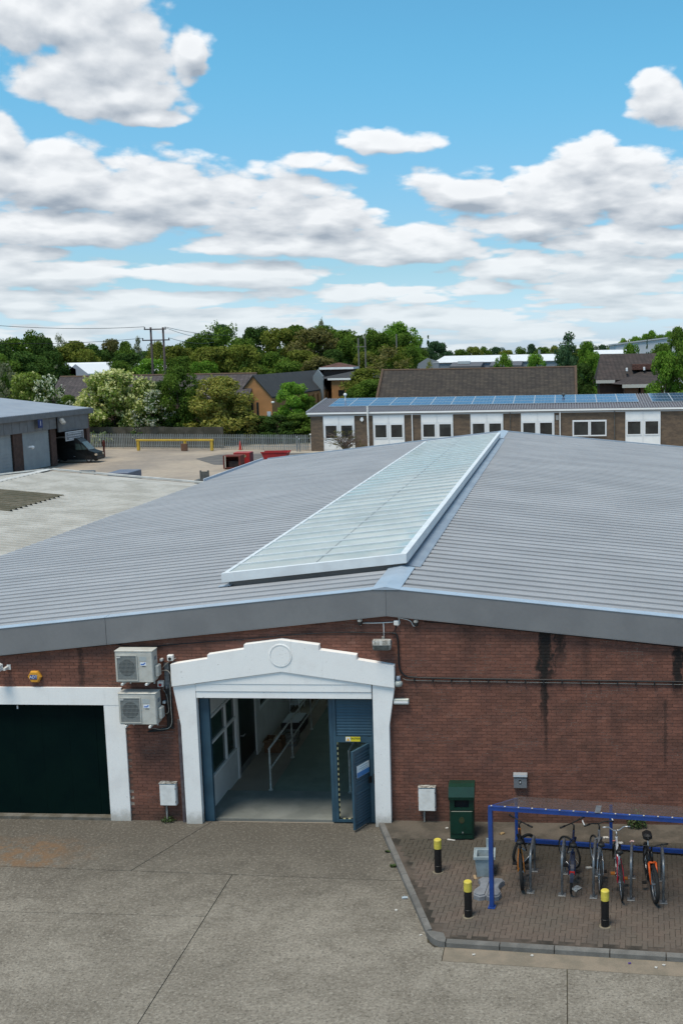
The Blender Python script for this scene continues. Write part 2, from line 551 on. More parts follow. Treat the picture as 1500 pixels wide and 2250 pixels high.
PH, PV = paver_shape(.2, .1), paver_shape(.1, .2)
meH, meV = PH.mesh('paver'), PV.mesh('paver')
for q in (meH, meV): q.materials.append(PAV)
pos = []
ang = -.072; ca, sa = math.cos(ang), math.sin(ang)
U_ = .1
for i in range(-90, 120):
    for j in range(-90, 90):
        # 90 degree herringbone on a 0.1 m grid: H bricks at (i, j) with (i - j) % 4 == 0, V bricks at (i - j) % 4 == 2 ...
        k = (i - j) % 4
        if k == 0: c = ((i + 1) * U_, (j + .5) * U_, 'H')
        elif k == 2: c = ((i + .5) * U_, (j + 0) * U_, 'V')
        else: continue
        x = c[0] * ca - c[1] * sa; y = -3 + c[0] * sa + c[1] * ca
        if in_pave(x, y): pos.append((x, y, c[2]))
pos.sort(key=lambda p: p[1] - .12 * p[0] if p[0] < 2.3 else 99)
rest = MB()
for n, (x, y, k) in enumerate(pos):
    dz = PZ + rnd.uniform(-.004, .004) - .0; r = ang + rnd.uniform(-.02, .02); tx, ty = rnd.uniform(-.02, .02), rnd.uniform(-.02, .02)
    if n < 300:
        o = P(pave, 'paver', meH if k == 'H' else meV, None); o.location = (x, y, dz); o.rotation_euler = (tx, ty, r)
    else:
        src = PH if k == 'H' else PV
        rest.add([(x + p[0] * math.cos(r) - p[1] * math.sin(r), y + p[0] * math.sin(r) + p[1] * math.cos(r), dz + p[2] + p[0] * ty + p[1] * tx) for p in src.v], src.f)
P(pave, 'paver', rest, PAV, kind='stuff')
P(pave, 'edge_strip', MB().prism([(-4.25, .01), (-3.95, -.99), (9, -.99), (9, .01)], 2, -.02, PZ - .004),
  pm('dirty_strip', (.105, .088, .07), (.065, .056, .044), scale=2.2, rough=.95, fine=.14, fscale=30, bump=.3, world_pos=True))
KERBM = pm('kerb_concrete', (.155, .15, .14), (.115, .112, .105), scale=3, rough=.9, fine=.12, fscale=50, bump=.2, world_pos=True, obj=.10)


def kerbstone(p, q, w=.125, top=.105):
    p, q = np.array(p), np.array(q); d = q - p; L = np.linalg.norm(d); d /= L; nrm = np.array([-d[1], d[0]])
    m = MB(); prof = [(0, -.12), (w, -.12), (w, top), (.028, top), (.008, top - .025)]
    a = [tuple(p + d * .006 + nrm * s) + (z,) for s, z in prof]; b = [tuple(q - d * .006 + nrm * s) + (z,) for s, z in prof]
    n = len(prof); m.add(a + b, [tuple(range(n)), tuple(range(2 * n - 1, n - 1, -1))] + [(i, i + n, (i + 1) % n + n, (i + 1) % n) for i in range(n)])
    P(pave, 'kerbstone', m, KERBM)


ys = [-.06, -.93, -1.84, -2.75, -3.66, -4.57, -5.02]
for a, b in zip(ys[:-1], ys[1:]): kerbstone((KL(a), a), (KL(b), b))
# rounded quadrant stone at the corner
m = MB(); ctr = np.array([-2.21, -5.02 + .0]); pts = []
p0 = np.array([KL(-5.03), -5.03]); p3 = np.array([-2.24, kfront(-2.24)])
arc = [p0 * (1 - t) ** 2 + 2 * t * (1 - t) * np.array([KL(-5.42) + .02, -5.40]) + p3 * t * t for t in np.linspace(0, 1, 8)]
m.prism([tuple(p) for p in arc] + [(-2.235, -5.30), (-2.30, -5.10), (KL(-5.03) + .125, -5.03)], 2, -.12, .105)
P(pave, 'kerbstone', m, KERBM)
for k in range(8):
    a = -2.228 + k * .99; kerbstone((a, kfront(a)), (a + .985, kfront(a + .985)))

# ------------------------------------------------------------------ the warehouse
WH = T('warehouse', 'brick warehouse with grey ribbed roof, long skylight and white portal doorway', 'warehouse', (0, 0, 0))
AP, PIT = -4.0, .1035
RZ = lambda x: 5.50 - PIT * abs(x - AP)
XL, XR, YF = -19.95, 12.0, 50.8
BR = .225; BC = .075


def wall_extra(col, vec):
    x, y, z = separate(vec)
    b = noise(combine(x * 1.0, z * 1.3, 2.0), .9, 6, .65)
    col = mixcol(smooth(b, .50, .68) * .50, col, (.068, .038, .028))
    n2 = noise(combine(x * 7, z * 3.4, 4.0), 1.0, 6, .75)
    for xs_, zt, zb, w, st in ((-.46, 4.66, 3.55, .25, .97), (-.50, 4.0, 2.7, .11, .8), (-.46, 3.2, 1.9, .06, .55), (-.12, 4.6, 4.05, .15, .8), (.45, 4.5, 3.8, .12, .3), (-2.2, 4.7, 4.0, .25, .3), (1.1, 3.0, 2.2, .2, .25), (2.47, 4.22, 3.3, .16, .95), (2.2, 3.0, 1.6, .05, .5), (-11.2, 4.2, 3.2, .09, .6), (2.85, 3.2, .8, .22, .5)):
        d = S.m('ABSOLUTE', x - xs_) + (n2 - .5) * (w * 3.4)
        s = (1.0 - smooth(d, w * .35, w)) * smooth(z + (n2 - .5) * .9, zb - .5, zb + .2) * (1.0 - smooth(z, zt - .05, zt + .1))
        col = mixcol(s * st, col, (.012, .011, .010))
    low = 1.0 - smooth(z + (b - .5) * .5, .0, .55)
    col = mixcol(low * .45, col, (.045, .035, .026))
    return col


def brick_extra(col, vec):
    x, y, z = separate(vec)
    e = noise(combine(x * 1.2, z * 2.2, 11.0), 1.3, 6, .75)
    col = mixcol(smooth(e, .57, .74) * .20, col, (.32, .20, .16))        # salt bloom
    return wall_extra(col, vec)


BRICK = pm('red_brick', (.190, .080, .055), (.150, .066, .048), scale=2.0, rough=.9, fine=.14, fscale=26, bump=.25, world_pos=True, island=.16, extra=brick_extra)


def mort_extra(col, vec):
    x, y, z = separate(vec)
    b = noise(combine(x, z * 1.6, 7.0), 1.5, 4, .75)
    col = mixcol(smooth(b, .54, .62) * .85, col, (.40, .33, .27))
    return wall_extra(col, vec)


MORTAR = pm('mortar', (.135, .070, .052), (.17, .105, .082), scale=1.2, rough=.95, fine=.2, fscale=20, world_pos=True, extra=mort_extra)
GX0, GX1, GZ = -16.0, -10.70, 2.825        # garage opening
DX0, DX1, DZ = -8.46, -4.385, 3.03         # doorway opening
TW = .30
mb = MB()


def wallpiece(x0, x1, z0, f1=RZ, z1=None):
    za, zb = (z1, z1) if z1 is not None else (f1(x0) - .12, f1(x1) - .12)
    mb.prism([(x0, z0), (x1, z0), (x1, zb), (x0, za)], 1, .0, TW)


wallpiece(XL, GX0, -.1); wallpiece(GX0, GX1, GZ); wallpiece(GX1, DX0, -.1)
mb.prism([(DX0, DZ), (DX1, DZ), (DX1, RZ(DX1) - .12), (DX0, RZ(DX0) - .12)], 1, 0, TW)
mb.prism([(DX1, -.1), (XR, -.1), (XR, RZ(XR) - .12), (AP, RZ(AP) - .12), (DX1, RZ(DX1) - .12)], 1, 0, TW)
front = P(WH, 'front_wall', mb, MORTAR)

# bricks, stretcher bond
bl = []
for r in range(0, 74):
    z0 = r * BC + .003; z1 = z0 + .066
    off = 0 if r % 2 else BR / 2
    for k in range(-92, 60):
        x0 = k * BR + off + .004; x1 = x0 + BR - .009
        if x0 < -19.8 or x1 > 11.9: continue
        if z1 > RZ(max(abs(x0 - AP), abs(x1 - AP)) + AP) - .50: continue
        if -16.3 < x0 < -10.25 and z0 < 3.22: 
            continue
        if x1 > -8.98 and x0 < -3.88:
            # behind the white portal
            if x0 > -8.85 and x1 < -4.02 and z0 < 3.8: continue
        bl.append((x0, x1, z0, z1))
bl.sort(key=lambda b: (b[0] - CAM[0]) ** 2 * .02 + b[2] * 1.0 if -3.7 < b[0] < 2.45 and b[2] > .1 else 99)
bm_ = MB()
protos = []
for v in range(4):
    q = MB(); q.box((0, -.010, 0), (BR - .009, .01, .066)); q.f.pop(4); me = q.mesh('brick'); me.materials.append(BRICK); protos.append(me)
for n, (x0, x1, z0, z1) in enumerate(bl):
    pr = rnd.uniform(-.0025, .0025)
    if n < 300:
        o = P(front, 'brick', protos[n % 4], None); o.location = (x0, pr, z0)
    else:
        q = MB(); q.box((x0, -.010 + pr, z0), (x1, .01, z1)); q.f.pop(4); bm_.add(q.v, q.f)
P(front, 'brick', bm_, BRICK, kind='stuff')
# side and rear walls, plain
SIDEM = pm('side_brick', (.13, .07, .055), (.10, .055, .045), scale=2, rough=.9, world_pos=True)
P(WH, 'side_wall', MB().box((XL, TW, -.1), (XL + .25, YF - .25, RZ(XL) - .12)), SIDEM)
P(WH, 'side_wall', MB().box((XR - .25, TW, -.1), (XR, YF - .25, RZ(XR) - .12)), SIDEM)
P(WH, 'rear_wall', MB().prism([(XL, -.1), (XR, -.1), (XR, RZ(XR) - .12), (AP, RZ(AP) - .12), (XL, RZ(XL) - .12)], 1, YF - .25, YF), SIDEM)

# roof: deck, ribbed sheets, flashings
mb = MB()
for xa, xb, y0, y1 in ((XL - .05, -8.33, -.05, YF), (-8.329, AP - .04, -.05, 2.68), (-8.329, AP - .04, 43.94, YF), (AP - .039, XR + .05, -.05, YF)):
    if xa < AP < xb: mb.prism([(xa, RZ(xa) - .10), (AP, RZ(AP) - .10), (xb, RZ(xb) - .10), (xb, RZ(xb) - .03), (AP, RZ(AP) - .03), (xa, RZ(xa) - .03)], 1, y0, y1)
    else: mb.prism([(xa, RZ(xa) - .10), (xb, RZ(xb) - .10), (xb, RZ(xb) - .03), (xa, RZ(xa) - .03)], 1, y0, y1)
roof = P(WH, 'roof', mb, FLASH)
RP = .583
prof = []
for k in range(2):
    b0 = k * RP
    for dy_, dz_ in ((0, 0), (.002, .074), (.04, .080), (.235, .080), (.245, .062), (.275, .062), (.285, .080), (.36, .080), (.41, .0), (.47, .0), (.478, .008), (.50, .008), (.508, 0)):
        prof.append((b0 + dy_, dz_))
prof.append((2 * RP, 0))


def sheet(xa, xb):
    za, zb = RZ(xa), RZ(xb); n = len(prof); m = MB()
    vs = [(xa, y, za + z) for y, z in prof] + [(xb, y, zb + z) for y, z in prof]
    m.add(vs, [(i, i + n, i + n + 1, i + 1) if xa < xb else (i, i + 1, i + n + 1, i + n) for i in range(n - 1)]); return m


ns = int((YF - .15) / (2 * RP))
SKX0, SKX1, SKY0, SKY1 = -8.40, -3.62, 2.62, 44.0
mL = sheet(XL - .08, -4.05).mesh('roof_sheet'); mR = sheet(-3.95, XR + .08).mesh('roof_sheet')
mL2 = sheet(XL - .08, SKX0 + .02).mesh('roof_sheet'); mR2 = sheet(SKX1 - .2, XR + .08).mesh('roof_sheet')
for q in (mL, mR, mL2, mR2): q.materials.append(ROOFM)
for k in range(ns):
    y = .12 + k * 2 * RP; mid = SKY0 < y + RP < SKY1
    for me in ((mL2, mR2) if mid else (mL, mR)):
        o = P(roof, 'roof_sheet', me, None); o.location = (0, y + rnd.uniform(-.002, .002), rnd.uniform(-.003, .003))
# gable fascia: two folded flashings meeting at the apex
for sx, xe in ((-1, -10.5), (1, 3.2), (-1, XL - .1), (1, XR + .1)):
    first = abs(xe - AP) < 8
    xa = AP if first else (-10.504 if sx < 0 else 3.204)
    x0, x1 = min(xa, xe), max(xa, xe)
    m = MB(); g = .003
    m.prism([(x0 + g, RZ(x0) - .53), (x1 - g, RZ(x1) - .53), (x1 - g, RZ(x1) + .08), (x0 + g, RZ(x0) + .08)], 1, -.125, -.095)
    m.prism([(x0 + g, RZ(x0) - .55), (x1 - g, RZ(x1) - .55), (x1 - g, RZ(x1) - .532), (x0 + g, RZ(x0) - .532)], 1, -.125, -.013)
    P(roof, 'fascia_panel', m, FLASH)
    m = MB(); m.prism([(x0 + g, RZ(x0) + .082), (x1 - g, RZ(x1) + .082), (x1 - g, RZ(x1) + .094), (x0 + g, RZ(x0) + .094)], 1, -.135, .17)
    P(roof, 'verge_trim', m, TRIM)
for y0, y1 in ((-.14, SKY0 - .1), (SKY1 + .35, YF + .12)):
    m = MB(); m.prism([(AP - .32, RZ(AP - .32) + .100), (AP, RZ(AP) + .125), (AP + .32, RZ(AP + .32) + .100), (AP + .32, RZ(AP + .32) + .088), (AP - .32, RZ(AP - .32) + .088)], 1, y0, y1)
    P(roof, 'ridge_cap', m, TRIM)
for sx, xe in ((-1, XL - .1), (1, XR + .1)):
    x0, x1 = min(AP, xe), max(AP, xe)
    P(roof, 'verge_trim', MB().prism([(x0, RZ(x0) + .03), (x1, RZ(x1) + .03), (x1, RZ(x1) + .10), (x0, RZ(x0) + .10)], 1, YF - .02, YF + .14), TRIM)
m = MB(); m.box((XL - .42, 38.2, RZ(XL) - .34), (XL - .09, YF + .15, RZ(XL) - .10)); m.box((XL - .50, 38.1, RZ(XL) - .36), (XL - .422, YF + .2, RZ(XL) + .10))
P(roof, 'box_gutter', m, pm('gutter_edge', (.42, .47, .54), rough=.4, fine=.03))

# skylight: upstand, white kerb beams, glazing bars, panes
sk = MB(); DZS = .36
zs = lambda x: RZ(AP) + DZS - PIT * (AP - x)
a0, a1 = -8.40, -3.95
ubot = lambda x: RZ(x) - .02
for y0, y1 in ((SKY0, SKY0 + .08), (SKY1 - .08, SKY1)):
    sk.prism([(a0, ubot(a0)), (a1, ubot(a1)), (a1, zs(a1) - .06), (a0, zs(a0) - .06)], 1, y0, y1)
sk.box((a0, SKY0 + .08, ubot(a0)), (a0 + .08, SKY1 - .08, zs(a0) - .06)); sk.box((a1 - .08, SKY0 + .08, ubot(a1) - .02), (a1, SKY1 - .08, zs(a1) - .06))
skyl = P(WH, 'skylight', sk, FLASH)
e0, e1, f0, f1 = -8.50, -3.86, 2.33, 44.25
KB = pm('skylight_white', (.66, .70, .72), (.60, .63, .65), scale=2, rough=.42, fine=.03, world_pos=True)
for y0, y1 in ((f0, f0 + .16), (f1 - .16, f1)):
    P(skyl, 'kerb_beam', MB().prism([(e0, zs(e0) - .17), (e1, zs(e1) - .17), (e1, zs(e1) + .06), (e0, zs(e0) + .06)], 1, y0, y1), KB)
P(skyl, 'kerb_beam', MB().box((e1 - .16, f0 + .161, zs(e1) - .19), (e1, f1 - .161, zs(e1) + .05)), KB)
P(skyl, 'kerb_beam', MB().box((e0, f0 + .161, zs(e0) - .17), (e0 + .10, f1 - .161, zs(e0) + .045)), KB)
# lead apron along the ridge side and foot flashings
P(skyl, 'apron_flashing', MB().prism([(-3.945, RZ(-3.95) + .112), (SKX1 + .06, RZ(SKX1 + .06) + .098), (SKX1 + .06, RZ(SKX1 + .06) + .086), (-3.945, RZ(-3.95) + .10)], 1, SKY0 + .002, SKY1 - .1), pm('apron_grey', (.25, .29, .34), (.20, .23, .28), scale=1, rough=.36, fine=.05, world_pos=True))
P(skyl, 'apron_flashing', MB().prism([(a0 - .22, RZ(a0 - .22) + .085), (a0 + .1, RZ(a0 + .1) + .085), (a0 + .1, RZ(a0 + .1) + .07), (a0 - .22, RZ(a0 - .22) + .07)], 1, SKY0 - .22, SKY0 - .003), TRIM)
GLS = pm('wired_glass', (.50, .60, .61), (.62, .69, .69), scale=.7, rough=.03, fine=.015, spec=1.0, world_pos=True, obj=.10, hi=.7)
gt = GLS.node_tree
_p = gt.nodes['Principled BSDF']; _tr = gt.nodes.new('ShaderNodeBsdfTranslucent'); _tr.inputs[0].default_value = (.75, .86, .84, 1); _mx = gt.nodes.new('ShaderNodeMixShader'); _mx.inputs[0].default_value = .36
gt.links.new(_p.outputs[0], _mx.inputs[1]); gt.links.new(_tr.outputs[0], _mx.inputs[2]); gt.links.new(_mx.outputs[0], gt.nodes['Material Output'].inputs[0])
nb = 36; bs = (f1 - f0 - .32) / nb; xm = (e0 + e1) / 2
LINE = pm('glazing_seal', (.10, .12, .14), rough=.6, fine=0)
pm1 = MB(); pm1.prism([(e0 + .11, zs(e0 + .11) + .012), (xm - .012, zs(xm) + .012), (xm - .012, zs(xm) + .024), (e0 + .11, zs(e0 + .11) + .024)], 1, .03, bs - .03)
pm2 = MB(); pm2.prism([(xm + .012, zs(xm) + .012), (e1 - .165, zs(e1 - .165) + .012), (e1 - .165, zs(e1 - .165) + .024), (xm + .012, zs(xm) + .024)], 1, .03, bs - .03)
b1 = MB().prism([(e0 + .02, zs(e0 + .02) + .025), (e1 - .162, zs(e1 - .162) + .025), (e1 - .162, zs(e1 - .162) + .058), (e0 + .02, zs(e0 + .02) + .058)], 1, -.022, .022)
m1, m2, m3 = pm1.mesh('pane'), pm2.mesh('pane'), b1.mesh('glazing_bar')
for q in (m1, m2): q.materials.append(GLS)
m3.materials.append(KB)
for k in range(nb):
    y = f0 + .16 + k * bs
    for q in (m1, m2):
        o = P(skyl, 'pane', q, None); o.location = (0, y, 0); o.rotation_euler = (rnd.uniform(-.004, .004), rnd.uniform(-.002, .002) , 0)
        o.rotation_euler = (0, 0, 0)
    if k: o = P(skyl, 'glazing_bar', m3, None); o.location = (0, y, 0)
P(skyl, 'seal_strip', MB().prism([(xm - .028, zs(xm) + .002), (xm + .028, zs(xm) + .002), (xm + .028, zs(xm) + .018), (xm - .028, zs(xm) + .018)], 1, f0 + .17, f1 - .17), LINE)

# garage surround and dark green door
GD = pm('dark_green_door', (.0012, .0078, .0078), (.0018, .0098, .0088), scale=1.2, rough=.5, fine=.08, spec=.06)
gs = P(WH, 'garage_surround', MB().box((-10.70, -.055, -.06), (-10.215, .10, 2.815)), WHITE)
P(gs, 'lintel', MB().box((-16.4, -.06, 2.818), (-10.255, .10, 3.235)), WHITE)
P(gs, 'threshold', MB().box((GX0, -.05, -.07), (-10.705, .20, .07)), pm('threshold_concrete', (.15, .14, .12), (.09, .08, .06), scale=3, rough=.9))
m = MB(); m.box((GX0, .14, .06), (GX1, .18, GZ))
gd = P(WH, 'garage_door', m, GD)
for k in range(7):
    x = -11.0 - k * .66; P(gd, 'door_panel', MB().box((x - .658, .134, .08), (x, .1395, GZ - .01)), GD)
P(gd, 'lock', MB().box((-12.88, .10, 2.66), (-12.85, .127, 2.74)), WHITE2)

# white stepped portal round the doorway
gm_ = WHITE
pil = MB()
pil.prism([(-8.835, -.06), (-8.46, -.06), (-8.46, 3.38), (-8.985, 3.30), (-8.845, 2.38)][:5], 1, -.16, .12)
pl = P(WH, 'portal_surround', pil, WHITE)
P(pl, 'pilaster', MB().prism([(-4.02, -.06), (-4.005, 2.40), (-3.862, 3.30), (-4.36, 3.38), (-4.385, -.06)][::-1], 1, -.16, .12), WHITE)
up = [(-8.995, 3.318), (-9.0, 3.835), (-8.127, 3.972), (-8.127, 4.066), (-7.268, 4.20), (-7.268, 4.303), (-6.42, 4.412), (-5.548, 4.297), (-5.548, 4.185), (-4.697, 4.068), (-4.697, 3.963), (-3.848, 3.824), (-3.855, 3.318), (-4.36, 3.388), (-6.43, 3.680), (-8.466, 3.392)]
P(pl, 'pediment', MB().prism(up, 1, -.205, -.01), WHITE)
P(pl, 'tympanum', MB().prism([(-8.45, 3.376), (-4.39, 3.376), (-6.43, 3.672)], 1, -.175, -.02), WHITE)
rd = MB()
for a in range(36):
    t0, t1 = 2 * math.pi * a / 36, 2 * math.pi * (a + 1) / 36
    rd.prism([(-6.43 + r * math.cos(t), 4.058 + r * math.sin(t)) for r, t in ((.235, t0), (.26, t0), (.26, t1), (.235, t1))], 1, -.218, -.205)
P(pl, 'roundel', rd, WHITE)
P(pl, 'roundel', MB().prism([(-6.43 + .222 * math.cos(2 * math.pi * a / 36), 4.058 + .222 * math.sin(2 * math.pi * a / 36)) for a in range(36)], 1, -.213, -.2055), WHITE)
P(pl, 'head_board', MB().cbox((-8.455, -.165, 3.192), (-4.387, .05, 3.373), .008), WHITE)
P(pl, 'head_board', MB().cbox((-8.455, -.150, 3.032), (-4.387, .05, 3.186), .008), WHITE)

# blue steel folding door: left post, fixed leaf, wicket opening and open wicket door
bd = P(WH, 'blue_door', MB().box((-8.455, .05, -.02), (-8.235, .16, 3.03)), BLUEDOOR, label='blue steel door frame with a slatted leaf on its right')
m = MB(); m.box((-5.44, .08, 0.0), (-5.36, .16, 3.03)); m.box((-5.355, .075, .0), (-5.28, .165, 3.03)); m.box((-4.45, .075, 0), (-4.389, .165, 3.03))
m.box((-5.278, .078, 1.93), (-4.452, .16, 2.07)); m.box((-5.278, .078, 2.97), (-4.452, .16, 3.03)); m.box((-5.278, .078, 0.0), (-4.452, .16, .06)); m.box((-4.56, .08, .062), (-4.453, .158, 1.928))
P(bd, 'leaf_frame', m, BLUEDOOR)
P(bd, 'leaf_back', MB().box((-5.278, .135, 2.072), (-4.452, .15, 2.968)), BLUEDOOR)
sl = MB().prism([(.095, .0), (.130, .0), (.130, .062), (.112, .062), (.095, .02)], 0, -5.272, -4.457).mesh('slat'); sl.materials.append(BLUEDOOR)
for k in range(13):
    o = P(bd, 'slat', sl, None); o.location = (0, 0, 2.085 + k * .068)
# striped edging of the wicket opening
HZY, HZK = pm('hazard_yellow', (.60, .55, .30), rough=.6), pm('hazard_black', (.012, .012, .012), rough=.6)
my, mk = MB(), MB()
for k in range(30):
    z = .07 + k * .062; (my if k % 2 else mk).box((-5.276, .100, z), (-5.252, .110, z + .061))
for k in range(12):
    x = -5.25 + k * .06; (my if k % 2 else mk).box((x, .100, .062), (x + .059, .110, .085))
ed = P(bd, 'striped_edging', mk, HZK); P(ed, 'yellow_band', my, HZY)
# signs
YS = P(bd, 'warning_sign', MB().box((-5.06, .063, 1.955), (-4.72, .073, 2.065)), pm('sign_yellow', (.70, .58, .03), rough=.5))
P(YS, 'sign_panel', MB().box((-5.055, .059, 1.96), (-4.945, .0625, 2.06)), WHITE2)
P(YS, 'triangle', MB().prism([(-5.04, 1.972), (-4.96, 1.972), (-5.0, 2.05)], 1, .0555, .0585), pm('sign_orange', (.75, .40, .03), rough=.5))
text(YS, 'lettering', 'CAUTION', .055, BLACK, (-4.835, .060, 2.027))
# open wicket door: local frame along the leaf, hinge at origin
hx, hy = -4.53, .14; tipx, tipy = -4.81, -.46
dv = np.array([tipx - hx, tipy - hy]); Lw = float(np.linalg.norm(dv)); aw = math.atan2(dv[1], dv[0]); cw, sw = math.cos(aw), math.sin(aw)
tw = lambda p: (hx + p[0] * cw - p[1] * sw, hy + p[0] * sw + p[1] * cw, p[2])
W_, Hd = .70, 1.86
m = MB()
m.box((0, -.02, .05), (W_, .012, .05 + Hd), tw)
m.box((0, .012, .05), (.06, .035, .05 + Hd), tw); m.box((W_ - .07, .012, .05), (W_, .035, .05 + Hd), tw); m.box((.06, .012, .05), (W_ - .07, .035, .14), tw); m.box((.06, .012, 1.82), (W_ - .07, .035, .05 + Hd), tw)
wd = P(WH, 'wicket_door', m, BLUEDOOR, label='blue slatted wicket door standing open outwards')
m0 = MB(); tws = tw
slw = MB()
q = [(.062, .0), (.062, .062)]
sm_ = MB().prism([(.012, .0), (.040, .02), (.025, .062), (.012, .062)], 0, .065, W_ - .075)
sm_.v = [(hx + p[0] * cw - p[1] * sw, hy + p[0] * sw + p[1] * cw, p[2]) for p in sm_.v]
sme = sm_.mesh('slat'); sme.materials.append(BLUEDOOR)
for k in range(24):
    if 11 <= k <= 12: continue
    o = P(wd, 'slat', sme, None); o.location = (0, 0, .15 + k * .0685)
P(wd, 'lock', MB().box((.04, .036, .98), (.12, .075, 1.13), tw), BLACK)
P(wd, 'hinge_strip', MB().box((-.02, -.03, .05), (-.001, .03, .05 + Hd), tw), BLACK)
# faint notice on the outer face of the open leaf
sg = P(wd, 'notice', MB().box((.10, .044, 1.25), (.58, .050, 1.53), tw), pm('notice_white', (.62, .70, .76), rough=.4))
P(sg, 'blue_band', MB().box((.10, .0505, 1.255), (.58, .053, 1.37), tw), pm('notice_blue', (.03, .16, .42), rough=.4))
m = MB()
for zz_, x0_, x1_ in ((1.485, .14, .46), (1.435, .16, .50), (1.395, .14, .40)): m.box((x0_, .0505, zz_ - .008), (x1_, .0515, zz_ + .008), tw)
P(sg, 'small_print', m, pm('print_grey', (.28, .38, .46), rough=.6))
P(bd, 'post_hatch', MB().box((-4.445, .055, .95), (-4.40, .074, 1.18)), BLACK)

# ---- the passage behind the door
FLOORM = pm('painted_floor', (.20, .21, .195), (.145, .155, .145), scale=1.0, rough=.62, fine=.05, fscale=14, world_pos=True)
INW = pm('inner_wall_white', (.68, .69, .68), (.60, .60, .59), scale=1.5, rough=.7, fine=.03, world_pos=True)
fl = P(WH, 'passage_floor', MB().box((-9.0, .165, -.12), (-3.3, 1.9, .006)), FLOORM)
P(fl, 'floor_bay', MB().box((-7.36, 1.905, -.30), (-3.3, 22, .004)), pm('painted_floor_dark', (.16, .20, .165), (.125, .155, .13), scale=1.2, rough=.6, fine=.05, world_pos=True))
P(fl, 'floor_bay', MB().box((-9.0, 1.92, -.3), (-7.365, 22, -.20)), pm('dark_matting', (.085, .068, .062), (.06, .05, .046), scale=3, rough=.9, world_pos=True))
P(fl, 'edge_nosing', MB().box((-8.46, 1.901, -.25), (-7.365, 1.918, .004)), pm('worn_nosing', (.24, .20, .11), (.1, .09, .07), scale=6, rough=.7))
pw = MB()
pw.box((-8.60, .17, -.3), (-8.465, 2.85, .74)); pw.box((-8.60, .17, 2.30), (-8.465, 2.85, 3.2)); pw.box((-8.60, 2.851, -.3), (-8.43, 2.98, 3.2))
pw.box((-8.60, 4.62, -.3), (-8.44, 5.0, 3.2)); pw.box((-8.60, 5.0, -.3), (-8.465, 7.2, 1.05)); pw.box((-8.60, 7.2, -.3), (-8.465, 16, 3.2)); pw.box((-8.60, 2.982, 2.25), (-8.465, 4.62, 3.2)); pw.box((-8.60, 5.0, 2.45), (-8.465, 7.2, 3.2))
part_w = P(WH, 'partition_wall', pw, INW)
GLD = pm('dark_green_glass', (.010, .035, .032), rough=.08, fine=0, spec=.6)


def inner_window(y0, y1, z0, z1, xf, ym, zm):
    m = MB(); t = .06
    m.box((xf - .09, y0, z0), (xf, y0 + t, z1)); m.box((xf - .09, y1 - t, z0), (xf, y1, z1)); m.box((xf - .09, y0 + t, z1 - t), (xf, y1 - t, z1)); m.box((xf - .09, y0 + t, z0), (xf, y1 - t, z0 + t))
    m.box((xf - .088, ym - t / 2, z0 + t), (xf - .002, ym + t / 2, z1 - t)); m.box((xf - .086, y0 + t, zm - .03), (xf - .004, ym - t / 2, zm + .03)); m.box((xf - .086, ym + t / 2, zm - .03), (xf - .004, y1 - t, zm + .03))
    w = P(part_w, 'window', m, pm('inner_frame', (.75, .76, .76), rough=.5, fine=.03))
    for ya, yb in ((y0 + t, ym - t / 2), (ym + t / 2, y1 - t)):
        for za, zb in ((z0 + t, zm - .03), (zm + .03, z1 - t)):
            P(part_w, 'pane', MB().box((xf - .06, ya, za), (xf - .05, yb, zb)), GLD)


inner_window(.40, 2.82, .75, 2.29, -8.44, 1.95, 1.62)
inner_window(5.02, 7.18, 1.06, 2.44, -8.44, 6.0, 1.9)
idr = P(WH, 'inner_door', MB().box((-8.54, 2.985, -.2), (-8.48, 4.615, 2.24)), pm('inner_door_dark', (.008, .014, .013), (.012, .02, .018), rough=.35))
P(idr, 'kick_plate', MB().box((-8.478, 3.0, -.18), (-8.472, 4.60, .12)), STEEL)
P(idr, 'handle', MB().tube([(-8.48, 3.25, .95), (-8.41, 3.25, .95), (-8.41, 3.42, .95)], .016, 6), CHROME)
P(WH, 'passage_wall', MB().box((-4.25, .31, -.1), (-4.10, 22, 3.25)), INW)
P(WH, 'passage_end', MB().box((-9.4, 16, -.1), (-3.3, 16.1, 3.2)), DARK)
# ------------------------------------------------------------------ things on the front wall
CABW = pm('cabinet_white', (.76, .77, .76), (.66, .66, .64), scale=4, rough=.5, fine=.04)
ACW = pm('aircon_casing', (.50, .50, .465), (.43, .425, .39), scale=5, rough=.45, fine=.03)
ACG = pm('aircon_grille', (.26, .275, .27), rough=.6, fine=.03)
ACD = pm('aircon_fan', (.085, .095, .095), rough=.7, fine=.05)
PIPE = pm('grey_cable', (.36, .35, .32), (.25, .24, .22), scale=6, rough=.6)
CAB = pm('black_cable', (.012, .012, .014), rough=.5, fine=.05)


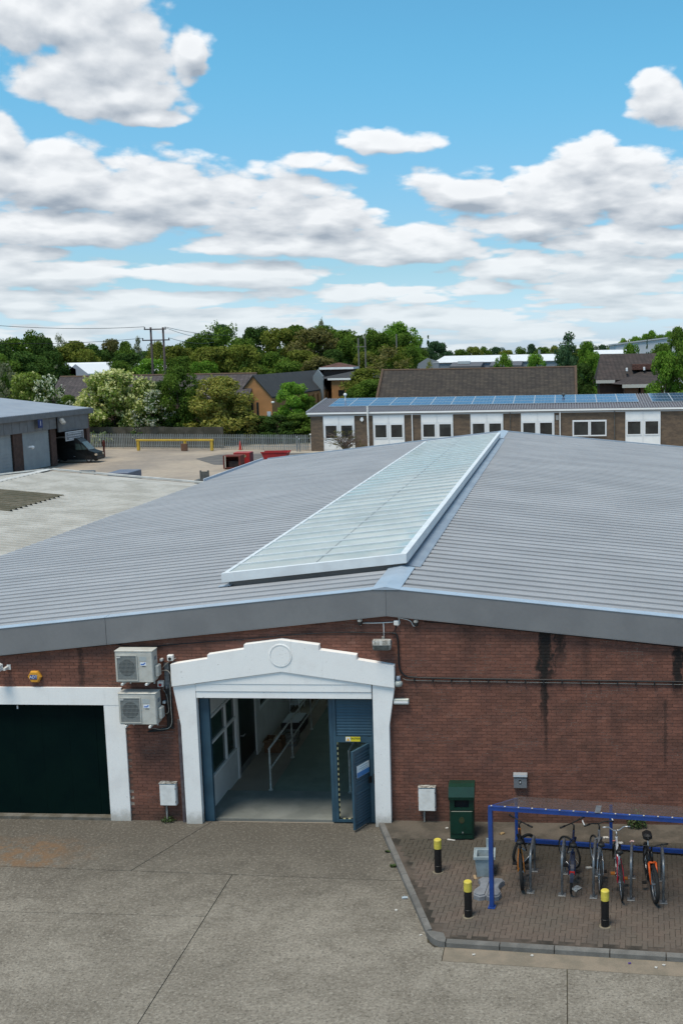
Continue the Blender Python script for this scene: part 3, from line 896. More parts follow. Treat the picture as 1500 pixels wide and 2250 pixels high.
def aircon(px0, py0, px1, py1, label):
    y = -.50
    a, b = at(px0, py0, y=y), at(px1, py1, y=y)
    w, h = b[0] - a[0], a[2] - b[2]
    r = T('air_conditioner', label, 'air conditioner', (a[0], 0, b[2]), group='outdoor air conditioning units beside the portal')
    c = P(r, 'casing', MB().cbox((0, -.50, 0), (w, -.17, h), .018), ACW)
    gw = w * .60
    P(r, 'lid', MB().cbox((-.008, -.508, h + .001), (w + .008, -.162, h + .022), .008), ACW)
    m = MB(); t = .022; gz0, gz1 = .045, h - .075
    m.box((.035, -.520, gz0), (.035 + t, -.501, gz1)); m.box((gw - t, -.520, gz0), (gw, -.501, gz1)); m.box((.035 + t, -.520, gz0), (gw - t, -.501, gz0 + t)); m.box((.035 + t, -.520, gz1 - t), (gw - t, -.501, gz1))
    P(r, 'grille_frame', m, ACW)
    P(r, 'grille_plate', MB().box((.035 + t, -.506, gz0 + t), (gw - t, -.5012, gz1 - t)), ACG)
    cx, cz = (.035 + gw) / 2, (gz0 + gz1) / 2; R = min(gw - .1, gz1 - gz0) * .45
    P(r, 'fan', MB().prism([(cx + R * math.cos(2 * math.pi * k / 28), cz + R * math.sin(2 * math.pi * k / 28)) for k in range(28)], 1, -.509, -.5062), ACD)
    m = MB()
    n = 15
    for k in range(n):
        x = .035 + t + (gw - .035 - 2 * t) * (k + .5) / n; m.box((x - .003, -.518, gz0 + t), (x + .003, -.511, gz1 - t))
    for k in range(6):
        z = gz0 + t + (gz1 - gz0 - 2 * t) * (k + .5) / 6; m.box((.035 + t, -.5195, z - .003), (gw - t, -.5182, z + .003))
    P(r, 'grille_bars', m, ACG)
    bd_ = P(r, 'badge', MB().box((gw + .06, -.503, h * .55), (gw + .20, -.5005, h * .66)), pm('badge_white', (.68, .73, .80), rough=.4))
    P(bd_, 'logo', MB().prism([(gw + .075, h * .575), (gw + .15, h * .575), (gw + .19, h * .645), (gw + .155, h * .645), (gw + .14, h * .61), (gw + .075, h * .61)], 1, -.5045, -.5032), pm('badge_blue', (.02, .12, .45), rough=.4))
    P(r, 'maker_plate', MB().box((gw + .10, -.503, h * .515), (gw + .19, -.5005, h * .53)), BLACK)
    P(r, 'rating_label', MB().box((gw + .04, -.5025, h * .70), (gw + .21, -.5005, h * .84)), pm('label_grey', (.36, .40, .41), rough=.5))
    nm = P(r, 'name_plate', MB().box((.045, -.5225, gz1 - .065), (.135, -.5205, gz1 - .02)), pm('badge_pale', (.62, .62, .60), rough=.4))
    P(nm, 'print', MB().box((.05, -.5235, gz1 - .04), (.13, -.5228, gz1 - .027)), BLACK)
    P(r, 'valve_cover', MB().cbox((w + .001, -.40, .10), (w + .085, -.19, h * .52), .02), ACW)
    P(r, 'carry_recess', MB().box((w + .001, -.38, h * .68), (w + .006, -.26, h * .80)), pm('recess_grey', (.16, .19, .22), rough=.5))
    for x in (.13, w - .18):
        P(r, 'bracket', MB().box((x, -.56, -.055), (x + .045, -.0, -.012)).box((x + .01, -.05, -.16), (x + .035, -.012, -.055)), CABW)
    return r


aircon(251.5, 1432, 338, 1500, 'upper pale air conditioning unit bracketed on the wall above its twin')
aircon(259, 1525, 345.5, 1593, 'lower pale air conditioning unit bracketed beside the garage surround')


def wp(px, py, y=-.02): return tuple(at(px, py, y=y))


def wire(name, pts, r, m, label, cat='cable', group=None, y=-.03, par=None, n=6):
    ps = [wp(a, b, y) for a, b in pts]
    # soften the run
    q = [np.array(ps[0])]
    for i in range(1, len(ps) - 1):
        p0, p1, p2 = map(np.array, (ps[i - 1], ps[i], ps[i + 1]))
        q += [p1 + (p0 - p1) * .25, p1 * .75 + (p0 + p2) * .125, p1 + (p2 - p1) * .25]
    q.append(np.array(ps[-1]))
    mb = MB().tube(q, r, n)
    if par: return P(par, name, mb, m, world=True, sm=True)
    return TM(name, mb, m, label, cat, loc=ps[0], world=True, sm=True, group=group)


# pipework tray right of the units
a, b = at(361, 1455, y=0), at(378, 1600, y=0)
r = T('cable_tray', 'dark perforated cable tray with refrigerant pipes right of the air conditioners', 'cable tray', (a[0], 0, b[2]))
w = b[0] - a[0] + .05; h = a[2] - b[2]
P(r, 'tray', MB().box((0, -.035, 0), (w, -.014, h)), pm('tray_black', (.014, .016, .018), (.03, .033, .036), scale=9, rough=.6))
P(r, 'tray_face', MB().box((.01, -.06, h * .55), (.12, -.036, h - .01)), pm('tray_galvanised', (.075, .09, .105), (.14, .16, .18), scale=14, rough=.5, metal=.3))
for x, dz_ in ((.04, 0), (.075, .05), (.11, .02)):
    P(r, 'pipe', MB().tube([(x - .02, -.085, h * .62), (x + .02, -.075, h * .3), (x + .02, -.07, .05 + dz_), (x - .1, -.07, -.03 + dz_), (x - .5, -.06, -.07 + dz_ * .6)], .017, 6), BLACK)
wire('power_flex', [(355, 1474), (369, 1472), (377, 1485), (374, 1505), (376, 1560), (379, 1585), (374, 1600), (355, 1603), (335, 1600)], .009, PIPE, 'grey flex looping from the upper air conditioner down the cable tray', group=None, y=-.10)
wire('power_flex', [(356, 1468), (362, 1462), (370, 1454), (378, 1450), (387, 1446)], .007, PIPE, 'short grey flex rising to the isolator by the portal corner', y=-.08)
wire('power_flex', [(360, 1505), (358, 1517), (365, 1519), (367, 1508)], .008, PIPE, 'looped grey flex hanging below the isolator with a red switch', y=-.08)
wire('power_flex', [(363, 1569), (371, 1566), (371, 1556), (368, 1530), (361, 1517)], .008, PIPE, 'grey flex from the lower air conditioner to the red switch', y=-.09)


def isolator(px, py, s, knob, label):
    p = at(px, py, y=-.0)
    r = T('isolator', label, 'switch box', (p[0], 0, p[2] - s / 2), group='switch boxes beside the air conditioners')
    P(r, 'box', MB().cbox((-s / 2, -.13, 0), (s / 2, -.012, s), .012), CABW)
    P(r, 'knob', MB().tube([(0, -.131, s * .4), (0, -.150, s * .4)], s * .26, 12), knob)


REDK = pm('red_switch', (.30, .015, .015), rough=.4)
isolator(377.5, 1443, .135, BLACK, 'white switch box with black knob at the portal corner')
isolator(356.5, 1500, .135, REDK, 'white switch box with red knob between the air conditioners')
for q in ((354, 1450.5, 'small white junction box by the upper air conditioner'), (360.5, 1543.5, 'small white junction box by the lower air conditioner')):
    p = at(q[0], q[1], y=-.1); TM('junction_box', MB().cbox((-.03, -.05, -.03), (.03, .05, .03), .006), CABW, q[2], 'junction box', loc=(p[0], -.063, p[2]))

# alarm box
p = at(76, 1488, y=-.08)
r = T('alarm_box', 'yellow hexagonal alarm box above the garage lintel', 'alarm box', (p[0], 0, p[2] - .13))
hexa = [(-.165, .0), (-.085, -.135), (.085, -.135), (.165, 0), (.085, .135), (-.085, .135)]
AY = pm('alarm_yellow', (.62, .30, .03), (.56, .26, .03), scale=5, rough=.4)
m = MB(); vs = [(x, -.012, z + .135) for x, z in hexa] + [(x, -.06, z + .135) for x, z in hexa] + [(x * .82, -.10, z * .84 + .135) for x, z in hexa]
m.add(vs, [(12, 13, 14, 15, 16, 17)] + [(i, (i + 1) % 6, (i + 1) % 6 + 6, i + 6) for i in range(6)] + [(i + 6, (i + 1) % 6 + 6, (i + 1) % 6 + 12, i + 12) for i in range(6)] + [(5, 4, 3, 2, 1, 0)])
P(r, 'cover', m, AY)
P(r, 'logo_panel', MB().box((-.095, -.106, .085), (.075, -.101, .19)), pm('alarm_blue', (.015, .05, .22), rough=.4))
text(r, 'lettering', 'ADT', .095, WHITE2, (-.01, -.108, .138))

# camera at the left edge
p = at(2, 1468, y=-.25)
r = T('security_camera', 'white security camera on a wall arm at the left edge of the wall', 'camera', (p[0], 0, p[2] - .1))
P(r, 'housing', MB().cbox((-.16, -.36, .02), (.02, -.14, .20), .03), CABW)
P(r, 'wall_arm', MB().box((.021, -.22, .03), (.09, -.012, .085)).box((.04, -.04, -.0), (.13, -.012, .12)), CABW)

# cabinets with pipe tails
for (px0, py0, px1, py1), lab in (((349.5, 1722, 388, 1771), 'white meter cabinet between garage and portal, pipe below it'), ((918, 1731, 956.5, 1783), 'white meter cabinet right of the portal beside the green bin')):
    a, b = at(px0, py0, y=-.16), at(px1, py1, y=-.16); w, h = b[0] - a[0], a[2] - b[2]
    base = 0.0 if px0 < 500 else PZ
    r = T('meter_cabinet', lab, 'meter cabinet', (a[0], 0, base), group='white meter cabinets on the front wall'); z0 = b[2] - base
    P(r, 'box', MB().cbox((0, -.15, z0), (w, -.012, z0 + h), .008), CABW)
    P(r, 'door', MB().cbox((.012, -.166, z0 + .012), (w - .012, -.151, z0 + h - .03), .006), CABW)
    P(r, 'weathered_top', MB().box((-.008, -.17, z0 + h + .001), (w + .008, -.012, z0 + h + .012)), pm('weathered_white', (.46, .45, .42), (.14, .13, .11), scale=14, rough=.8))
    P(r, 'hinge', MB().box((w - .010, -.172, z0 + .08), (w - .002, -.1505, z0 + .12)).box((w - .010, -.172, z0 + h - .14), (w - .002, -.1505, z0 + h - .1)), BLACK)
    P(r, 'pipe', MB().tube([(w * .30, -.06, 0), (w * .30, -.06, z0 - .001)], .022, 8), PIPE)
a, b = at(396, 1597, y=-.03), at(406.5, 1796, y=-.03)
TM('waste_pipe', MB().tube([(0, -.03, 0), (0, -.03, a[2] - b[2])], .021, 8), WHITE2, 'thin white vertical pipe on the brick beside the left pilaster', 'pipe', loc=(a[0] * .5 + b[0] * .5, -.012, b[2]))
a = at(415, 1700, y=0)
TM('drain_pipe', MB().tube([(0, -.02, 0), (0, -.02, 2.5)], .045, 10), pm('old_pipe_purple', (.075, .058, .068), (.11, .10, .105), scale=6, rough=.7), 'weathered purple grey pipe tucked against the left pilaster', 'pipe', loc=(-8.915, -.035, -.01))

# lights, sensors and cabling round the gable
p = at(839, 1407, y=-.22)
r = T('floodlight', 'weathered grey floodlight on the brick under the roof apex', 'floodlight', (p[0], 0, p[2] - .1))
OLDG = pm('weathered_alloy', (.46, .46, .44), (.20, .19, .17), scale=16, rough=.7)
m = MB(); m.prism([(-.34, .12), (-.17, .12), (-.06, .03), (-.08, -.02), (-.30, -.10), (-.36, .02)], 0, -.20, .20)
P(r, 'housing', m, OLDG)
m = MB(); m.add([(-.175, -.367, .012), (.175, -.367, .012), (.165, -.308, -.108), (-.165, -.308, -.108)], [(0, 1, 2, 3)]); m.add([(-.175, -.357, .017), (.175, -.357, .017), (.165, -.298, -.103), (-.165, -.298, -.103)], [(3, 2, 1, 0)])
P(r, 'lens', m, pm('dusty_lens', (.20, .21, .20), (.13, .13, .12), scale=9, rough=.3))
P(r, 'bracket', MB().box((-.03, -.08, .02), (.03, -.012, .14)), OLDG)
for px, py, lab in ((790.5, 1364, 'grey domed sensor left of the junction box under the apex'), (913.5, 1366, 'grey ribbed sensor right of the junction box under the apex')):
    p = at(px, py, y=-.05); r = T('sensor', lab, 'sensor', (p[0], -.012, p[2] - .06), group='small grey sensors under the roof apex')
    P(r, 'dome', MB().lathe([(.055, .05), (.058, .08), (.048, .105), (.025, .125)], 12, (0, -.06, 0)), OLDG); P(r, 'base', MB().lathe([(.04, -.03), (.048, .0), (.05, .048)], 12, (0, -.06, 0)), BLACK)
p = at(870.5, 1368.5, y=-.04)
TM('junction_box', MB().cbox((-.055, -.045, -.05), (.055, .04, .06), .012), CABW, 'white junction box under the apex joining the sensor wires', 'junction box', loc=(p[0], -.053, p[2]))
wire('white_conduit', [(796, 1369), (830, 1369), (866, 1367)], .012, CABW, 'straight white conduit from the left sensor to the junction box')
wire('white_flex', [(842, 1369), (843, 1385), (843, 1397)], .011, CABW, 'white flex dropping from the conduit to the floodlight')
wire('white_flex', [(874, 1352), (876, 1360), (878, 1370), (873, 1376), (870, 1372)], .011, CABW, 'white flex looped from the fascia behind the junction box')
wire('white_flex', [(877, 1358), (893, 1361), (903, 1365), (907, 1375), (912, 1376), (914, 1369)], .011, CABW, 'white flex curving from the apex to the right sensor')
wire('white_flex', [(791.5, 1368), (793, 1375), (792, 1372)], .011, CABW, 'stub of white flex hanging below the left sensor')
wire('black_cable', [(870, 1376), (866, 1388), (858, 1391), (800, 1390), (740, 1389), (650, 1394), (560, 1403), (430, 1412), (300, 1424), (250, 1414)], .012, CAB, 'long sagging black cable from the junction box leftwards under the fascia')
wire('black_cable', [(860, 1391), (872, 1392), (874, 1410), (875, 1440), (876, 1465), (884, 1482), (900, 1489), (1000, 1491), (1200, 1494), (1480, 1498), (1560, 1499)], .021, CAB, 'black cable dropping past the portal then running right along the wall', y=-.045)
wire('grey_conduit', [(885, 1491), (893, 1495), (1000, 1497), (1200, 1500), (1480, 1504), (1560, 1505)], .008, pm('conduit_grey', (.22, .215, .20), rough=.6), 'pale grey conduit clipped just below the black wall cable', y=-.04)
wire('black_cable', [(930, 1366), (1010, 1372), (1130, 1384), (1300, 1401), (1500, 1423), (1560, 1430)], .009, CAB, 'thin black cable following the right fascia on the brick')
wire('black_cable', [(0, 1441), (60, 1435), (130, 1426), (220, 1419), (290, 1411), (400, 1399), (520, 1385)], .010, CAB, 'black cable following the left fascia on the brick')
m = MB()
for k in range(17):
    p = at(910 + k * 40.5, 1493.5 + k * .68, y=-.04); m = MB().box((-.012, -.035, -.05), (.012, .028, .045))
    TM('cable_clip', m, CAB, 'small black saddle clip holding the cable and conduit', 'cable clip', loc=(p[0], -.040, p[2]), group='cable clips along the right hand wall cable')
p = at(874, 1496, y=-.1)
r = T('bulkhead_lamp', 'round grey glass wall lamp at the right shoulder of the portal', 'lamp', (p[0] + .01, 0, p[2] - .12))
P(r, 'bowl', MB().lathe([(.02, -.02), (.075, .0), (.098, .05), (.085, .10), (.055, .125)], 16, (0, -.11, 0)), pm('lamp_glass', (.34, .37, .36), rough=.25), sm=True)
P(r, 'cap', MB().lathe([(.055, .126), (.05, .19), (.04, .235)], 14, (0, -.11, 0)), pm('lamp_cap', (.22, .27, .34), rough=.4), sm=True)
P(r, 'wall_plate', MB().box((-.04, -.05, .13), (.04, -.012, .22)), OLDG)
a, b = at(864, 1536, y=-.1), at(897.5, 1548, y=-.1)
r = T('tube_light', 'short cream fluorescent fitting on the brick right of the portal', 'light', (a[0], 0, b[2]))
CRM = pm('cream_plastic', (.56, .58, .52), rough=.45, fine=.03)
P(r, 'body', MB().cbox((0, -.12, 0), (b[0] - a[0], -.012, a[2] - b[2]), .012), CRM); P(r, 'diffuser', MB().cbox((.01, -.136, .03), (b[0] - a[0] - .01, -.121, a[2] - b[2] - .045), .006), WHITE2)

# letter box
a, b = at(1127.5, 1700, y=-.1), at(1157, 1732, y=-.1); w, h = b[0] - a[0], a[2] - b[2]
r = T('letter_box', 'small grey steel letter box on the wall above the cycle shelter', 'letter box', (a[0], 0, b[2]))
LBG = pm('letterbox_grey', (.23, .245, .265), rough=.4, metal=.4, fine=.04)
P(r, 'body', MB().cbox((0, -.11, 0), (w, -.012, h * .72), .008), LBG)
P(r, 'hood', MB().prism([(-.012, h * .73), (-.13, h * .80), (-.115, h * .93), (-.012, h)], 0, -.008, w + .008), pm('letterbox_top', (.36, .38, .40), rough=.4, metal=.3))
m = MB()
for k in range(8): m.box((.03 + k * (w - .06) / 8, -.131, h * .785), (.03 + (k + .7) * (w - .06) / 8, -.122, h * .835))
P(r, 'slot', MB().box((.015, -.120, h * .735), (w - .015, -.111, h * .79)), BLACK)
P(r, 'emblem', MB().box((w * .40, -.116, h * .30), (w * .56, -.1105, h * .58)), BLACK)
P(r, 'emblem_mark', MB().prism([(w * .44, h * .36), (w * .50, h * .36), (w * .53, h * .46), (w * .47, h * .50)], 1, -.119, -.1165), WHITE2)

# ------------------------------------------------------------------ green litter bin
a = at(988, 1845, z=PZ)
r = T('litter_bin', 'tall dark green litter bin with hooded top standing against the wall', 'litter bin', (-2.32, -.76, PZ), rz=.03)
BG = pm('bin_green', (.005, .036, .023), (.004, .028, .018), scale=3, rough=.4, fine=.06)
P(r, 'body', MB().cbox((-.265, -.25, .0), (.265, .22, .68), .025), BG)
P(r, 'door', MB().cbox((-.23, -.262, .14), (.23, -.2505, .66), .006), BG)
m = MB(); m.box((-.265, -.25, .682), (-.16, .22, .93)); m.box((.16, -.25, .682), (.265, .22, .93)); m.box((-.159, .0, .682), (.159, .22, .93)); m.box((-.159, -.25, .682), (.159, -.225, .74))
P(r, 'throat', m, BG); P(r, 'opening', MB().box((-.158, -.20, .684), (.158, -.01, .92)), DARK)
m = MB(); m.prism([(-.29, .932), (-.30, 1.0), (-.20, 1.20), (-.05, 1.225), (.24, 1.19), (.25, .932)], 0, -.285, .285)
P(r, 'hood', m, BG)
P(r, 'crest', MB().prism([(.06 * math.cos(t), .46 + .075 * math.sin(t)) for t in np.linspace(0, 6.0, 14)], 1, -.268, -.2625), pm('bin_crest', (.03, .05, .02), (.05, .035, .015), scale=12, rough=.6))
P(r, 'lock', MB().box((.0, -.272, .16), (.03, -.2625, .19)), CHROME)

# ------------------------------------------------------------------ bollards
BY = pm('bollard_yellow', (.60, .50, .07), (.52, .42, .07), scale=7, rough=.5, fine=.05)
BK = pm('bollard_black', (.008, .008, .009), rough=.45, fine=.08)
CUFF = pm('bollard_footing', (.20, .17, .12), (.14, .12, .09), scale=6, rough=.95)
b0 = T('bollard', 'black bollard with yellow cap nearest the green bin', 'bollard', (-2.671, -2.60, PZ), group='black and yellow bollards along the pavement')
P(b0, 'post', MB().lathe([(.077, -.02), (.077, .13), (.080, .135), (.080, .15), (.075, .155), (.075, .52)], 20), BK, sm=False)
P(b0, 'cap', MB().lathe([(.079, .52), (.079, .61), (.077, .613), (.079, .617), (.079, .70), (.066, .715)], 20), BY)
P(b0, 'footing', MB().lathe([(.12, -.02), (.115, .006), (.10, .010)], 14), CUFF)
copy_tree(b0, None, (-1.891, -4.45, PZ), .8, 'black bollard with yellow cap by the grey flag base')
copy_tree(b0, None, (.691, -4.70, PZ), 2.0, 'black bollard with yellow cap in front of the parked bicycles')

# ------------------------------------------------------------------ bin tub and flag base by the shelter
r = T('open_tub', 'pale blue grey square tub with dark inside, lid tipped up behind', 'tub', (-1.70, -2.62, PZ), rz=.04)
TUB = pm('tub_blue_grey', (.30, .36, .39), (.24, .29, .31), scale=5, rough=.5)
m = MB(); o_, i_ = .20, .155; vs = []
for q, z in ((o_ - .045, 0), (o_, .44), (i_, .44), (i_ - .03, .10)): vs += [(-q, -q * 1.05, z), (q, -q * 1.05, z), (q, q * 1.05, z), (-q, q * 1.05, z)]
fs = [(3, 2, 1, 0)] + [(k * 4 + i, k * 4 + (i + 1) % 4, k * 4 + 4 + (i + 1) % 4, k * 4 + 4 + i) for k in range(3) for i in range(4)]
P(r, 'tub_wall', m.add(vs, fs), TUB); P(r, 'contents', MB().box((-.13, -.14, .101), (.13, .14, .16)), DARK)
P(r, 'rim', MB().box((-.222, -.232, .40), (.222, -.212, .455)).box((-.222, .212, .40), (.222, .232, .455)).box((-.222, -.211, .40), (-.2, .211, .455)).box((.2, -.211, .40), (.222, .211, .455)), TUB)
P(r, 'lid_flap', MB().cbox((.03, .24, .42), (.17, .27, .66), .012), TUB)
r = T('flag_base', 'grey two lobed water filled flag base with a thin pole stub', 'flag base', (-1.56, -3.38, PZ), rz=-.1)
FB = pm('flag_base_grey', (.20, .215, .24), (.16, .17, .19), scale=5, rough=.45)
for s in (-1, 1):
    m = MB(); pts = [(s * (.02), -.42), (s * .12, -.47), (s * .25, -.40), (s * .28, -.24), (s * .19, -.05), (s * .20, .12), (s * .27, .27), (s * .20, .37), (s * .06, .38), (s * .02, .30)]
    if s < 0: pts = pts[::-1]
    m.prism(pts, 2, .0, .085); m.prism([(x * .86 + s * .02, y * .9 - .0) for x, y in pts], 2, .086, .11)
    P(r, 'lobe', m, FB)
P(r, 'spine', MB().box((-.018, -.40, .0), (.018, .32, .095)), FB)
P(r, 'pole', MB().tube([(.03, -.02, .09), (.05, .06, .72)], .020, 8), STEEL)

# ------------------------------------------------------------------ cycle shelter
SB = pm('shelter_blue', (.016, .058, .25), (.014, .046, .20), scale=3, rough=.38, fine=.05)
ra = -.1255
SHX, SHY = -1.466, -4.061
ztop = at(1085, 1771, y=SHY)[2] - PZ
sh = T('cycle_shelter', 'blue steel cycle shelter with low clear roof over parked bicycles', 'cycle shelter', (SHX, SHY, PZ), rz=ra)
LEN, DEP, ZB = 6.15, 2.93, 1.04
P(sh, 'front_beam', MB().box((-.035, -.04, ztop - .075), (LEN, .04, ztop)), SB)
P(sh, 'rear_rail', MB().box((-.035, DEP - .035, .05), (LEN, DEP + .035, .13)), SB)
for x in (0, LEN):
    P(sh, 'front_post', MB().box((x - .04, -.04, .0), (x + .04, .06, ztop - .076)).box((x - .07, -.08, .0), (x + .07, .08, .012)), SB)
    P(sh, 'rafter', MB().add([(x - .03, .041, ztop - .08), (x + .03, .041, ztop - .08), (x + .03, DEP, ZB - .08), (x - .03, DEP, ZB - .08), (x - .03, .041, ztop - .01), (x + .03, .041, ztop - .01), (x + .03, DEP, ZB), (x - .03, DEP, ZB)],
      [(0, 3, 2, 1), (4, 5, 6, 7), (0, 1, 5, 4), (1, 2, 6, 5), (2, 3, 7, 6), (3, 0, 4, 7)]), SB)
for x in (0, 2.05, 4.1, LEN):
    P(sh, 'rear_post', MB().box((x - .032, DEP - .03, .131), (x + .032, DEP + .03, ZB - .02)), SB)
pl_m = bpy.data.materials.new('clear_roof_sheet'); pl_m.use_nodes = True
t = pl_m.node_tree; b = t.nodes['Principled BSDF']
b.inputs['Base Color'].default_value = (.16, .15, .15, 1); b.inputs['Roughness'].default_value = .25; b.inputs['Alpha'].default_value = .26
for k in range(3):
    x0, x1 = k * 2.05 + .004, (k + 1) * 2.05 - .004
    P(sh, 'roof_panel', MB().add([(x0, -.06, ztop + .012), (x1, -.06, ztop + .012), (x1, DEP + .05, ZB + .02), (x0, DEP + .05, ZB + .02), (x0, -.06, ztop + .018), (x1, -.06, ztop + .018), (x1, DEP + .05, ZB + .026), (x0, DEP + .05, ZB + .026)],
      [(0, 3, 2, 1), (4, 5, 6, 7), (0, 1, 5, 4), (1, 2, 6, 5), (2, 3, 7, 6), (3, 0, 4, 7)]), pl_m)
SCR = pm('screw_washer', (.55, .50, .42), rough=.4)
ms = MB().lathe([(.016, 0), (.016, .008), (.008, .013)], 8).mesh('screw'); ms.materials.append(SCR)
for k in range(24):
    o = P(sh, 'screw', ms, None); o.location = (.03 + k * .262, -.035, ztop + .018)
P(sh, 'joint_bracket', MB().box((2.05 - .05, -.05, ztop + .020), (2.05 + .05, .30, ztop + .0245)), STEEL)
loc2 = lambda p: (SHX + p[0] * math.cos(ra) - p[1] * math.sin(ra), SHY + p[0] * math.sin(ra) + p[1] * math.cos(ra))

# Sheffield hoops
hoop = None
hp = [(-.735, -3.40), (-.11, -3.49), (.507, -3.56), (1.233, -3.62), (1.851, -3.72), (2.50, -3.80)]
hl = ['leftmost steel hoop beside the bicycle with orange stays', 'steel hoop beside the navy bicycle with red reflector', 'steel hoop behind the third bollard with white handlebar tips', 'steel hoop beside the silver and red bicycle',
      'steel hoop beside the fat tyred orange fork bicycle', 'steel hoop at the right edge of the shelter']
for k, (x, y) in enumerate(hp):
    if hoop is None:
        hoop = T('cycle_hoop', hl[0], 'cycle hoop', (x, y, PZ), -.06, group='galvanised hoops under the cycle shelter')
        P(hoop, 'rail', MB().tube([(0, 0, 0), (0, 0, .62), (0, .03, .72), (0, .10, .79), (0, .20, .81), (0, .75, .81), (0, .85, .79), (0, .92, .72), (0, .95, .62), (0, .95, 0)], .026, 10), STEEL, sm=True)
        for yy in (0, .95): P(hoop, 'base_plate', MB().cbox((-.075, yy - .075, 0), (.075, yy + .075, .012), .003), STEEL)
    else: copy_tree(hoop, None, (x, y, PZ), -.06 + rnd.uniform(-.02, .02), hl[k])

# ------------------------------------------------------------------ bicycles
TYR = {}


